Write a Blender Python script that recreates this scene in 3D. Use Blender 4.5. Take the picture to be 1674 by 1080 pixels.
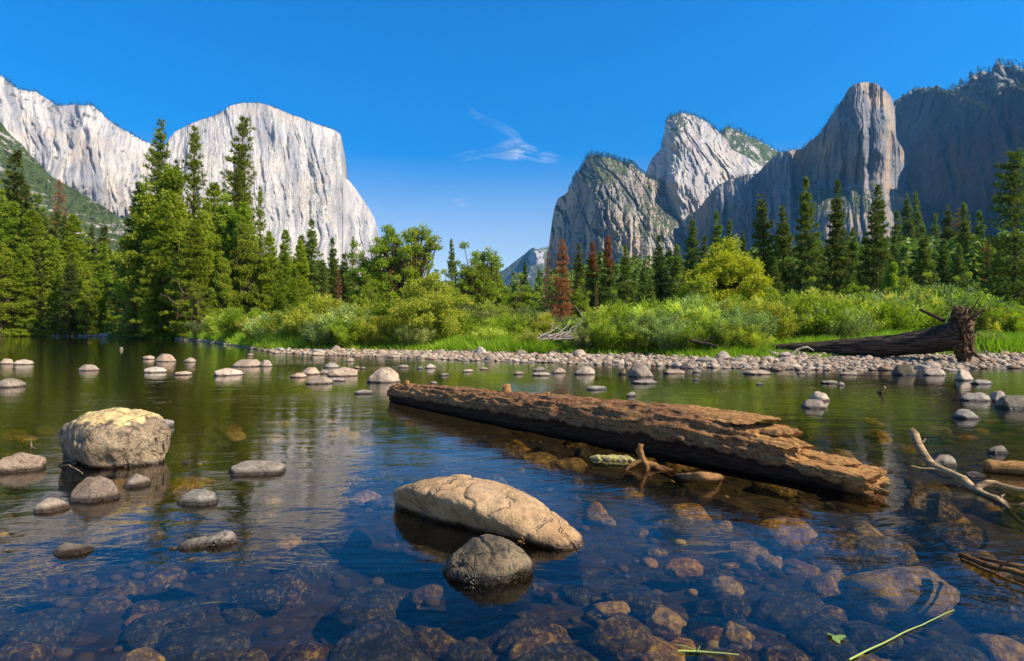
import bpy, bmesh, math, random
import numpy as np
from math import radians as R

# ------------------------------------------------------------------ camera, world, sun, exposure
for o in list(bpy.data.objects):
    bpy.data.objects.remove(o)
S = bpy.context.scene
COL = S.collection
F, HX, HY, CAMH = 1000.0, 837.0, 536.0, 1.5        # focal length and horizon in photograph pixels, eye height in metres
cam = bpy.data.cameras.new('camera')
cam.sensor_width = 36.0
cam.lens = 36.0 * F / 1674.0
cam.shift_y = (HY - 540.0) / 1674.0
cam.clip_start = 0.05
cam.clip_end = 40000
camo = bpy.data.objects.new('camera', cam)
camo.location = (0, 0, CAMH)
camo.rotation_euler = (R(90), 0, 0)
COL.objects.link(camo)
S.camera = camo

SUN_AZ, SUN_EL = 114.0, 43.0                        # clockwise from the view direction, above the horizon
W = bpy.data.worlds.new('World')
S.world = W
W.use_nodes = True
wn, wl = W.node_tree.nodes, W.node_tree.links
bg = wn['Background']
sky = wn.new('ShaderNodeTexSky')
sky.sky_type = 'NISHITA'
sky.sun_disc = False
sky.sun_elevation = R(SUN_EL)
sky.sun_rotation = R(SUN_AZ)
sky.altitude = 1200
sky.air_density = 1.0
sky.dust_density = 0.8
sky.ozone_density = 3.0
hs = wn.new('ShaderNodeHueSaturation')
hs.inputs['Hue'].default_value = 0.503
# the mountain sky: pale towards the horizon, deep azure higher up
tcw = wn.new('ShaderNodeTexCoord')
sx = wn.new('ShaderNodeSeparateXYZ')
wl.new(tcw.outputs['Generated'], sx.inputs[0])
for nm, stops in (('Saturation', [(0, .85), (.14, 1.0), (.235, 1.38), (.33, 1.7), (.47, 2.08), (1, 1.9)]), ('Value', [(0, 1.02), (.14, 1.02), (.235, 1.08), (.33, 1.2), (.47, 1.29), (.62, .95), (1, .7)])):
    fc = wn.new('ShaderNodeFloatCurve')
    cv = fc.mapping.curves[0]
    fc.mapping.use_clip = False
    for i_, (x_, y_) in enumerate(stops):
        if i_ == 0: cv.points[0].location = (x_, y_ / 2)
        elif i_ == len(stops) - 1: cv.points[-1].location = (x_, y_ / 2)
        else: cv.points.new(x_, y_ / 2)
    fc.mapping.update()
    wl.new(sx.outputs[2], fc.inputs['Value'])
    ml = wn.new('ShaderNodeMath')
    ml.operation = 'MULTIPLY'
    ml.inputs[1].default_value = 2.0
    wl.new(fc.outputs[0], ml.inputs[0])
    wl.new(ml.outputs[0], hs.inputs[nm])
wl.new(sky.outputs[0], hs.inputs['Color'])
wl.new(hs.outputs[0], bg.inputs[0])
bg.inputs[1].default_value = 0.105

sl = bpy.data.lights.new('sun', 'SUN')
sl.energy = 5.0
sl.angle = R(0.53)
sl.color = (1.0, 0.89, 0.74)
so = bpy.data.objects.new('sun', sl)
a, e = R(SUN_AZ), R(SUN_EL)
from mathutils import Vector, Matrix
so.rotation_euler = Vector((math.sin(a) * math.cos(e), math.cos(a) * math.cos(e), math.sin(e))).to_track_quat('Z', 'Y').to_euler()
COL.objects.link(so)
S.view_settings.view_transform = 'Standard'
S.view_settings.look = 'None'
S.view_settings.exposure = 0.78
S.view_settings.gamma = 1
cy = S.cycles
cy.use_denoising = True
cy.use_adaptive_sampling = True
cy.adaptive_threshold = 0.02
cy.max_bounces = 7
cy.diffuse_bounces = 2
cy.glossy_bounces = 3
cy.transmission_bounces = 4
cy.transparent_max_bounces = 12
cy.volume_bounces = 0
cy.sample_clamp_indirect = 4

rng = np.random.default_rng(7)
rnd = random.Random(7)

# ------------------------------------------------------------------ helpers
def at(px, py, D):
    px, py, D = np.broadcast_arrays(np.asarray(px, float), np.asarray(py, float), np.asarray(D, float))
    return np.stack([(px - HX) / F * D, D, CAMH + (HY - py) / F * D], -1)

def wat(px, py, z=0.0):                              # point of the plane z seen at a pixel
    D = (CAMH - z) * F / (py - HY)
    return np.array([(px - HX) / F * D, D, z])

_perm = np.random.default_rng(3).permutation(256)
_perm = np.concatenate([_perm, _perm, _perm])
_g = np.random.default_rng(4).normal(size=(256, 3))
_g /= np.linalg.norm(_g, axis=1)[:, None]

def perlin(p):
    p = np.asarray(p, float)
    i = np.floor(p).astype(int)
    f = p - i
    i &= 255
    u = f * f * f * (f * (f * 6 - 15) + 10)
    r = 0
    for dx in (0, 1):
        for dy in (0, 1):
            for dz in (0, 1):
                h = _perm[_perm[_perm[i[..., 0] + dx] + i[..., 1] + dy] + i[..., 2] + dz]
                g = _g[h]
                d = g[..., 0] * (f[..., 0] - dx) + g[..., 1] * (f[..., 1] - dy) + g[..., 2] * (f[..., 2] - dz)
                w = (u[..., 0] if dx else 1 - u[..., 0]) * (u[..., 1] if dy else 1 - u[..., 1]) * (u[..., 2] if dz else 1 - u[..., 2])
                r = r + w * d
    return r * 1.6

def fbm(p, oct=4, ridged=False, gain=0.5):
    a, s, r = 1.0, 0, 0
    p = np.asarray(p, float)
    for k in range(oct):
        n = perlin(p + 17.3 * k)
        if ridged:
            n = 1 - 2 * np.abs(n)
        r = r + a * n
        s += a
        a *= gain
        p = p * 2.03
    return r / s

def sm(x, a, b):
    t = np.clip((x - a) / (b - a), 0, 1)
    return t * t * (3 - 2 * t)

class MB:
    def __init__(s):
        s.v, s.f, s.t, s.d, s.n = [], [], [], [], 0
    def add(s, v, f, tint=None, dead=None):
        v = np.asarray(v, float).reshape(-1, 3)
        f = np.asarray(f, int)
        s.v.append(v)
        s.f.append(f + s.n)
        s.t.append(np.broadcast_to(0.5 if tint is None else tint, (len(v),)).astype(float))
        s.d.append(np.broadcast_to(0.0 if dead is None else dead, (len(v),)).astype(float))
        s.n += len(v)
        return s
    def mesh(s, name, mat, smooth=True, attrs=True):
        me = bpy.data.meshes.new(name)
        v = np.concatenate(s.v)
        tot = [f.shape[1] for f in s.f for _ in range(len(f))]
        tot = np.concatenate([np.full(len(f), f.shape[1]) for f in s.f])
        idx = np.concatenate([f.ravel() for f in s.f])
        me.vertices.add(len(v))
        me.vertices.foreach_set('co', v.ravel().astype(np.float32))
        me.loops.add(len(idx))
        me.loops.foreach_set('vertex_index', idx.astype(np.int32))
        me.polygons.add(len(tot))
        st = np.concatenate([[0], np.cumsum(tot)[:-1]])
        me.polygons.foreach_set('loop_start', st.astype(np.int32))
        me.polygons.foreach_set('loop_total', tot.astype(np.int32))
        me.polygons.foreach_set('use_smooth', np.full(len(tot), smooth))
        if attrs:
            for nm, arr in (('tint', s.t), ('dead', s.d)):
                at_ = me.attributes.new(nm, 'FLOAT', 'POINT')
                at_.data.foreach_set('value', np.concatenate(arr).astype(np.float32))
        me.update(calc_edges=True)
        if mat:
            me.materials.append(mat)
        return me
    def build(s, name, mat, parent=None, smooth=True):
        return link(name, s.mesh(name, mat, smooth), parent)

def link(name, me, parent=None):
    o = bpy.data.objects.new(name, me)
    COL.objects.link(o)
    if parent is not None:
        o.parent = parent
    return o

def tag(o, label=None, cat=None, group=None, kind=None):
    if label: o['label'] = label
    if cat: o['category'] = cat
    if group: o['group'] = group
    if kind: o['kind'] = kind
    return o

def grid_faces(nu, nv, wrap=False):
    i = np.arange(nu if wrap else nu - 1)
    j = np.arange(nv - 1)
    I, J = np.meshgrid(i, j)
    I, J = I.ravel(), J.ravel()
    I2 = (I + 1) % nu
    return np.stack([J * nu + I, J * nu + I2, (J + 1) * nu + I2, (J + 1) * nu + I], 1)

def tube(mb, pts, rad, sides=8, tint=0.5, noise=0.0, seed=0, cap=True):
    pts = np.asarray(pts, float)
    n = len(pts)
    rad = np.broadcast_to(rad, (n,))
    T = np.gradient(pts, axis=0)
    T /= np.linalg.norm(T, axis=1)[:, None] + 1e-9
    ref = np.array([0, 0, 1.0]) if abs(T[n // 2][2]) < 0.8 else np.array([1.0, 0, 0])
    A = np.cross(T, ref)
    A /= np.linalg.norm(A, axis=1)[:, None] + 1e-9
    B = np.cross(A, T)
    th = np.linspace(0, 2 * np.pi, sides, endpoint=False)
    ring = A[:, None] * np.cos(th)[None, :, None] + B[:, None] * np.sin(th)[None, :, None]
    rr = rad[:, None, None]
    if noise:
        q = pts[:, None] + ring * rr
        rr = rr * (1 + noise * fbm(q / (rad.max() * 1.6) + seed, 3)[..., None])
    v = (pts[:, None] + ring * rr).reshape(-1, 3)
    mb.add(v, grid_faces(sides, n, True), tint)
    if cap:
        for k, c in ((0, 0), (n - 1, n - 1)):
            vv = np.concatenate([v[k * sides:(k + 1) * sides], pts[c][None]])
            f = np.stack([np.arange(sides), (np.arange(sides) + 1) % sides, np.full(sides, sides)], 1)
            mb.add(vv, f if k else f[:, ::-1], tint)

# ------------------------------------------------------------------ node helpers
class NT:
    def __init__(s, name):
        s.m = bpy.data.materials.new(name)
        s.m.use_nodes = True
        s.t = s.m.node_tree
        s.t.nodes.clear()
        s.out = s.t.nodes.new('ShaderNodeOutputMaterial')
    def n(s, typ, **kw):
        nd = s.t.nodes.new(typ)
        ins = kw.pop('ins', {})
        for k, v in kw.items():
            setattr(nd, k, v)
        for k, v in ins.items():
            s.set(nd.inputs[k], v)
        return nd
    def set(s, sock, v):
        if isinstance(v, bpy.types.NodeSocket):
            s.t.links.new(v, sock)
        else:
            if isinstance(v, tuple) and len(v) == 3 and sock.type == 'RGBA':
                v = v + (1,)
            sock.default_value = v
    def pos(s):
        return s.n('ShaderNodeNewGeometry').outputs['Position']
    def obj(s):
        return s.n('ShaderNodeTexCoord').outputs['Object']
    def map(s, v, scale, loc=(0, 0, 0), rot=(0, 0, 0)):
        return s.n('ShaderNodeMapping', ins={'Vector': v, 'Scale': scale, 'Location': loc, 'Rotation': rot}).outputs[0]
    def noise(s, v, scale=1.0, detail=4.0, rough=0.55, dist=0.0, color=False):
        nd = s.n('ShaderNodeTexNoise', ins={'Vector': v, 'Scale': scale, 'Detail': detail, 'Roughness': rough, 'Distortion': dist})
        return nd.outputs[1 if color else 0]
    def ramp(s, f, stops, interp='LINEAR'):
        nd = s.n('ShaderNodeValToRGB', ins={'Fac': f})
        cr = nd.color_ramp
        cr.interpolation = interp
        while len(cr.elements) < len(stops):
            cr.elements.new(0.5)
        for e_, (p, c) in zip(cr.elements, stops):
            e_.position = p
            e_.color = (c, c, c, 1) if not isinstance(c, tuple) else c + (1,)
        return nd.outputs[0]
    def mix(s, f, a, b, mode='MIX'):
        nd = s.n('ShaderNodeMix', data_type='RGBA', blend_type=mode)
        s.set(nd.inputs[0], f)
        s.set(nd.inputs[6], a)
        s.set(nd.inputs[7], b)
        return nd.outputs[2]
    def math(s, op, a, b=0.0, clamp=False):
        nd = s.n('ShaderNodeMath', operation=op, use_clamp=clamp)
        s.set(nd.inputs[0], a)
        s.set(nd.inputs[1], b)
        return nd.outputs[0]
    def mr(s, v, a, b, c=0.0, d=1.0):
        return s.n('ShaderNodeMapRange', ins={0: v, 1: a, 2: b, 3: c, 4: d}).outputs[0]
    def sep(s, v, k):
        return s.n('ShaderNodeSeparateXYZ', ins={0: v}).outputs[k]
    def attr(s, name):
        return s.n('ShaderNodeAttribute', attribute_name=name).outputs['Fac']
    def rand(s):
        return s.n('ShaderNodeObjectInfo').outputs['Random']
    def nz(s):
        return s.sep(s.n('ShaderNodeNewGeometry').outputs['Normal'], 2)
    def bump(s, h, dist, strength=1.0, nrm=None):
        ins = {'Height': h, 'Distance': dist, 'Strength': strength}
        if nrm is not None:
            ins['Normal'] = nrm
        return s.n('ShaderNodeBump', ins=ins).outputs[0]
    def bsdf(s, col, rough=0.9, nrm=None, spec=0.3):
        ins = {'Base Color': col, 'Roughness': rough, 'Specular IOR Level': spec}
        if nrm is not None:
            ins['Normal'] = nrm
        return s.n('ShaderNodeBsdfPrincipled', ins=ins).outputs[0]
    def done(s, sh):
        s.t.links.new(sh, s.out.inputs['Surface'])
        return s.m

def rock_far(name, pale, grey, tan, veg=0.5, thr=0.55, tanamt=0.5, greyamt=0.5, vegcol=((0.035, 0.055, 0.018), (0.10, 0.115, 0.04)), bump=10.0, scree=None, vscale=1.0):
    t = NT(name)
    p = t.pos()
    fc = t.n('ShaderNodeCombineXYZ', ins={0: t.attr('tint'), 2: t.attr('dead')}).outputs[0]   # along the face, up the face
    st = t.noise(t.map(fc, (1 / 48, 1, 1 / 480)), 1, 6, 0.62, 0.6)
    st2 = t.noise(t.map(fc, (1 / 15, 1, 1 / 120), (5, 9, 2)), 1, 5, 0.65, 0.4)
    big = t.noise(t.map(p, (1 / 260, 1 / 260, 1 / 330), (3, 1, 7)), 1, 4, 0.6, 0.5)
    fine = t.noise(p, 1 / 7, 4, 0.7)
    c = t.mix(t.ramp(st, [(0.36, 1.0), (0.56, 0.0)]), pale, grey)
    c = t.mix(t.math('MULTIPLY', t.ramp(st2, [(0.33, 1.0), (0.50, 0.0)]), greyamt), c, tuple(x * 0.55 for x in grey))
    c = t.mix(t.math('MULTIPLY', t.ramp(big, [(0.48, 0.0), (0.66, 1.0)]), tanamt), c, tan)
    big2 = t.noise(t.map(fc, (1 / 190, 1, 1 / 520), (11, 3, 4)), 1, 5, 0.6, 1.2)
    c = t.mix(t.math('MULTIPLY', t.ramp(big2, [(0.38, 1.0), (0.50, 0.0)]), .42), c, grey)
    c = t.mix(0.35, c, t.mix(t.ramp(fine, [(0.3, 0.0), (0.7, 1.0)]), (0.12, 0.12, 0.12), (1, 1, 1)), 'OVERLAY')
    vn = t.noise(p, vscale / 70, 6, 0.68)
    nz = t.nz()
    k = t.math('ADD', nz, t.math('MULTIPLY', t.math('SUBTRACT', vn, 0.5), 1.5))
    vf = t.math('MULTIPLY', t.ramp(k, [(max(thr - 0.06, 0), 0.0), (min(thr + 0.06, 1), 1.0)]), veg)
    vcl = t.noise(p, vscale / 14, 5, 0.7)
    vc = t.mix(t.ramp(vcl, [(0.35, 0.0), (0.65, 1.0)]), vegcol[0], vegcol[1])
    if scree:
        vc = t.mix(t.ramp(t.noise(t.map(p, (1, .35, 1.3)), vscale / 150, 6, 0.65, 0.8), [(0.56, 0.0), (0.62, 1.0)]), vc, scree)
    c = t.mix(vf, c, vc)
    h = t.math('ADD', t.math('ADD', t.math('MULTIPLY', st2, 0.9), t.math('MULTIPLY', fine, 0.35)), t.math('MULTIPLY', st, 1.4))
    h = t.math('ADD', h, t.math('MULTIPLY', t.math('MULTIPLY', vcl, vf), 0.8))
    return t.done(t.bsdf(c, 0.95, t.bump(h, bump), 0.1))

# ------------------------------------------------------------------ ground shape
PXT = [-400, -100, 0, 150, 262, 285, 320, 350, 375, 410, 450, 550, 650, 760, 900, 1050, 1200, 1330, 1500, 1674, 1800, 2200]
DWT = [110, 112, 112, 108, 96, 84, 72, 62, 54, 45, 36.5, 33, 31, 28, 26.3, 24.3, 22.7, 21.6, 21.4, 22.7, 25, 26]
BWT = [2, 2, 2, 3, 2, 1, 1, 1.5, 3, 4, 5, 5.5, 6, 7.5, 6, 5.5, 5.5, 6, 7, 7, 8, 8]
_th = [math.atan((x - HX) / F) for x in PXT]
_rr = [d / math.cos(t_) for d, t_ in zip(DWT, _th)]
_th = [-math.pi, -2.4, -1.75, -1.3] + _th + [1.25, 1.7, 2.4, math.pi]
_rr = [5, 7, 40, 110] + _rr + [20, 9, 6, 5]
_bw = [3, 3, 3, 3] + BWT + [8, 6, 3, 3]

def shore(x, y):
    th = np.arctan2(x, y)
    r = np.hypot(x, y)
    Rr = np.interp(th, _th, _rr)
    # small wiggles of the waterline
    Rr = Rr * (1 + 0.02 * fbm(np.stack([np.sin(th) * 14, np.cos(th) * 14, th * 0 + 3], -1), 4))
    return r - Rr, np.interp(th, _th, _bw), r

def H(x, y):
    x, y = np.asarray(x, float), np.asarray(y, float)
    s, B, r = shore(x, y)
    p = np.stack([x, y, x * 0], -1)
    n1 = fbm(p / 3.0, 3)
    n2 = fbm(p / 0.55 + 9, 3)
    deep = -0.06 - 0.40 * (1 - np.exp(np.minimum(s, 0) / 2.5)) + 0.10 * n1 + 0.035 * n2
    bar = 0.035 * s + 0.03 * n1
    bar = np.minimum(bar, 0.22)
    bank = bar + 0.30 * sm(s, B - 0.3, B + 2.2) + 0.45 * sm(s, 6, 60) + 0.12 * n1 * sm(s, 2, 8)
    h = np.where(s < 0, np.minimum(deep, np.maximum(-0.02 + 0.08 * s, -0.12)), bank)
    h = np.where(s >= 0, np.maximum(bank, 0.02 + 0.03 * np.minimum(s, 3)), h)
    return h + 30 * sm(r, 900, 4000)

def ground():
    th = np.concatenate([np.linspace(-0.95, 0.95, 640), np.linspace(0.95, 2 * np.pi - 0.95, 120)[1:-1]])
    rr = 0.4 * (12000 / 0.4) ** (np.linspace(0, 1, 560))
    T, Q = np.meshgrid(th, rr)
    X, Y = Q * np.sin(T), Q * np.cos(T)
    Z = H(X, Y)
    v = np.stack([X, Y, Z], -1).reshape(-1, 3)
    n = len(th)
    mb = MB()
    mb.add(v, grid_faces(n, len(rr), True)[:, ::-1])
    c = np.array([[0, 0, float(H(0.01, 0.01))]])
    mb.add(np.concatenate([v[:n], c]), np.stack([np.arange(n), np.full(n, n), (np.arange(n) + 1) % n], 1)[:, ::-1])
    t = NT('ground')
    p = t.pos()
    z = t.sep(p, 2)
    fine = t.noise(p, 9, 5, 0.65)
    mid = t.noise(p, 1.6, 5, 0.6)
    vor = t.n('ShaderNodeTexVoronoi', ins={'Vector': p, 'Scale': 7.0, 'Randomness': 1.0})
    vorc = t.sep(vor.outputs['Color'], 0)
    bed = t.mix(t.ramp(mid, [(0.35, 0.0), (0.68, 1.0)]), (0.014, 0.012, 0.009), (0.065, 0.043, 0.017))
    bed = t.mix(0.6, bed, t.mix(vorc, (0.012, 0.011, 0.009), (0.09, 0.065, 0.03)))
    bed = t.mix(t.ramp(fine, [(0.60, 0.0), (0.72, 1.0)]), bed, (0.24, 0.17, 0.05))
    gravel = t.mix(vorc, (0.15, 0.13, 0.10), (0.44, 0.37, 0.29))
    gravel = t.mix(t.ramp(fine, [(0.3, 0.6), (0.6, 0.0)]), gravel, (0.10, 0.085, 0.06))
    soil = t.mix(t.ramp(mid, [(0.4, 0.0), (0.6, 1.0)]), (0.07, 0.075, 0.02), (0.09, 0.13, 0.02))
    c = t.mix(t.mr(z, -0.03, 0.03), bed, gravel)
    c = t.mix(t.mr(t.math('ADD', z, t.math('MULTIPLY', mid, 0.12)), 0.30, 0.40), c, soil)
    h = t.math('ADD', t.math('MULTIPLY', vor.outputs['Distance'], -0.6), t.math('MULTIPLY', fine, 0.5))
    m = t.done(t.bsdf(c, 0.9, t.bump(h, 0.05), 0.2))
    tag(mb.build('ground', m), kind='structure')

def water():
    n = 900
    th = np.linspace(-np.pi, np.pi, n, endpoint=False)
    X, Y = np.sin(th), np.cos(th)
    s, B, r = shore(X, Y)
    Rr = (r - s) + 2.5
    v = np.stack([X * Rr, Y * Rr, X * 0], -1)
    v = np.concatenate([v, [[0, 0, 0]]])
    f = np.stack([np.arange(n), np.full(n, n), (np.arange(n) + 1) % n], 1)
    t = NT('water')
    p = t.pos()
    big = t.noise(t.map(p, (0.16, 0.30, 1)), 1, 3, 0.5)
    n1 = t.noise(t.map(p, (1.1, 2.4, 1), rot=(0, 0, 0.25)), 1, 3, 0.5, 0.6)
    n2 = t.noise(t.map(p, (5.5, 9.5, 1), rot=(0, 0, -0.3)), 1, 3, 0.5, 0.8)
    n3 = t.noise(t.map(p, (22, 34, 1), rot=(0, 0, 0.2)), 1, 2, 0.5)
    calm = t.mr(big, 0.38, 0.62, 0.25, 1.0)
    h = t.math('ADD', t.math('MULTIPLY', n1, 0.010), t.math('MULTIPLY', t.math('MULTIPLY', n2, 0.0042), calm))
    h = t.math('ADD', h, t.math('MULTIPLY', t.math('MULTIPLY', n3, 0.0008), calm))
    nrm = t.bump(h, 1.0, 1.0)
    inc = t.n('ShaderNodeNewGeometry').outputs['Incoming']
    dt = t.n('ShaderNodeVectorMath', operation='DOT_PRODUCT', ins={0: nrm, 1: inc}).outputs['Value']
    k = t.math('SUBTRACT', 1.0, t.math('ABSOLUTE', dt), True)
    fr = t.math('ADD', t.math('MULTIPLY', t.math('POWER', k, 5.0), 0.978), 0.022, True)
    gl = t.n('ShaderNodeBsdfGlossy', ins={'Color': (1, 1, 1), 'Roughness': 0.015, 'Normal': nrm}).outputs[0]
    tr = t.n('ShaderNodeBsdfTransparent', ins={'Color': (0.58, 0.52, 0.37)}).outputs[0]
    mx = t.n('ShaderNodeMixShader', ins={0: fr, 1: tr, 2: gl}).outputs[0]
    m = t.done(mx)
    mb = MB()
    mb.add(v, f)
    o = mb.build('river_water', m, smooth=False)
    tag(o, kind='structure')

# ------------------------------------------------------------------ mountains
MTN = {}
def rbf(ctrl):
    c = np.array(ctrl, float)
    xy = c[:, :2] / 100
    n = len(c)
    d = np.linalg.norm(xy[:, None] - xy[None], axis=2)
    A = np.zeros((n + 3, n + 3))
    A[:n, :n] = d + np.eye(n) * 0.02
    A[:n, n] = A[n, :n] = 1
    A[:n, n + 1:] = xy
    A[n + 1:, :n] = xy.T
    w = np.linalg.solve(A, np.concatenate([c[:, 2], [0, 0, 0]]))
    def f(px, py):
        P = np.stack([px, py], -1) / 100
        r = w[n] + P[..., 0] * w[n + 1] + P[..., 1] * w[n + 2]
        for k in range(n):
            r = r + w[k] * np.linalg.norm(P - xy[k], axis=-1)
        return r
    return f

def mountain(name, skyl, ybase, ctrl, mat, nu=360, nv=240, relief=((60, 260, 900), (22, 70, 320), (7, 22, 90)), rough=3.0, back=900.0, rnd_top=120.0, steps=(), cracks=(), label=None, seed=0):
    sx, sy = zip(*skyl)
    lo, hi = max(sx[0], -300), min(sx[-1], 1900)
    U = np.concatenate([np.arange(sx[0], lo, 16.0), np.linspace(lo, hi, nu), np.arange(hi + 16, sx[-1] + 1, 16.0)])
    nu = len(U)
    SY = np.interp(U, sx, sy)
    q = np.stack([U / 22.0 + seed, U * 0, U * 0 + seed], -1)
    SY = SY + rough * fbm(q, 5, gain=0.6)
    SY = np.minimum(SY, ybase - 0.5)
    Vv = np.linspace(0, 1, nv) ** 0.85
    PX = np.broadcast_to(U, (nv, nu))
    PY = ybase + (SY - ybase)[None] * Vv[:, None]
    D = rbf(ctrl)(PX, PY)
    for (xs, y0, y1, wd, amt) in steps:          # corners where the face turns
        xx = xs + 3.5 * fbm(np.stack([PY / 18, PY * 0 + xs, PY * 0], -1), 3)
        D = D + amt * sm(PX, xx, xx + wd) * sm(PY, y0 - 50, y0 + 15) * (1 - sm(PY, y1 - 30, y1 + 60))
    P = at(PX, PY, D)
    UU = (PX - HX) / F * float(np.median(D))      # metres along the face
    UU = UU + 55 * fbm(np.stack([UU / 420, D * 0 + seed, P[..., 2] / 330], -1), 3) + 9 * fbm(np.stack([UU / 70, D * 0 + seed, P[..., 2] / 60], -1), 3)
    for k, (amp, lx, lz) in enumerate(relief):
        n = fbm(np.stack([UU / lx + seed, D * 0 + seed, P[..., 2] / lz + seed * 2], -1), 3, ridged=(k != 0))
        D = D - amp * n
    for (amp, lx, lz, sl, *ter) in cracks:             # fissures and buttresses: sharp-edged, leaning by sl
        xx, zz_ = UU + sl * P[..., 2], P[..., 2]
        n = fbm(np.stack([xx / lx + seed * 7, D * 0 + seed, zz_ / lz], -1), 3)
        D = D + amp * np.clip(1 - np.abs(n) * 7, 0, 1) ** .7
        m_ = fbm(np.stack([xx / (lx * 1.7) + 31, D * 0 + seed, zz_ / (lz * 2.5) + 5], -1), 3)
        st_ = m_ * 4.0
        fl = np.floor(st_)
        D = D - amp * (ter[0] if ter else .9) * (fl + sm(st_ - fl, .80, 1.0))
    D = D + rnd_top * Vv[:, None] ** 10
    P = at(PX, PY, D)
    rows = [P]
    top = P[-1]
    zb = P[0][:, 2].min() - 20
    for k in range(1, 9):
        f = k / 8
        r = top.copy()
        r[:, 1] += back * f
        r[:, 0] += back * f * (top[:, 0] / top[:, 1]) * 0.5
        r[:, 2] = zb + (top[:, 2] - zb) * (1 - f ** 1.6)
        rows.append(r[None])
    V = np.concatenate([rows[0]] + rows[1:])
    mb = MB()
    mb.add(V.reshape(-1, 3), grid_faces(nu, V.shape[0]), np.concatenate([UU.ravel(), np.tile(UU[-1], V.shape[0] - nv)]), V[..., 2].ravel())
    o = mb.build(name, mat)
    tag(o, label, kind='structure')
    MTN[name + str(seed)] = (PX, PY, P)
    return o

GRAN = rock_far('pale_granite', (0.53, 0.49, 0.43), (0.24, 0.235, 0.245), (0.46, 0.355, 0.24), veg=0.8, thr=0.92, tanamt=0.5, greyamt=0.42)
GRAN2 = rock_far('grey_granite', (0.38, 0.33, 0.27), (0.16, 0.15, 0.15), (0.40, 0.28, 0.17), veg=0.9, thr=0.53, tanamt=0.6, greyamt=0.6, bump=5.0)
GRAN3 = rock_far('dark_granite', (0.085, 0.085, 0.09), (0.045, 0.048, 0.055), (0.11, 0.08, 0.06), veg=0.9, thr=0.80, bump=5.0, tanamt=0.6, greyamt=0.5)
CRAG = rock_far('crag_granite', (0.30, 0.27, 0.23), (0.13, 0.13, 0.13), (0.30, 0.22, 0.15), veg=0.7, thr=0.88, tanamt=0.5, greyamt=0.6, bump=6.0)
SCRUB = rock_far('scrub_slope', (0.42, 0.38, 0.33), (0.26, 0.24, 0.21), (0.36, 0.30, 0.22), veg=1.0, thr=0.35, vegcol=((0.03, 0.05, 0.012), (0.10, 0.125, 0.035)), bump=5.0, scree=(0.40, 0.36, 0.31), vscale=2.2)
BLUE = rock_far('far_granite', (0.42, 0.40, 0.38), (0.30, 0.30, 0.32), (0.36, 0.32, 0.28), veg=0.9, thr=0.5)

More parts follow.
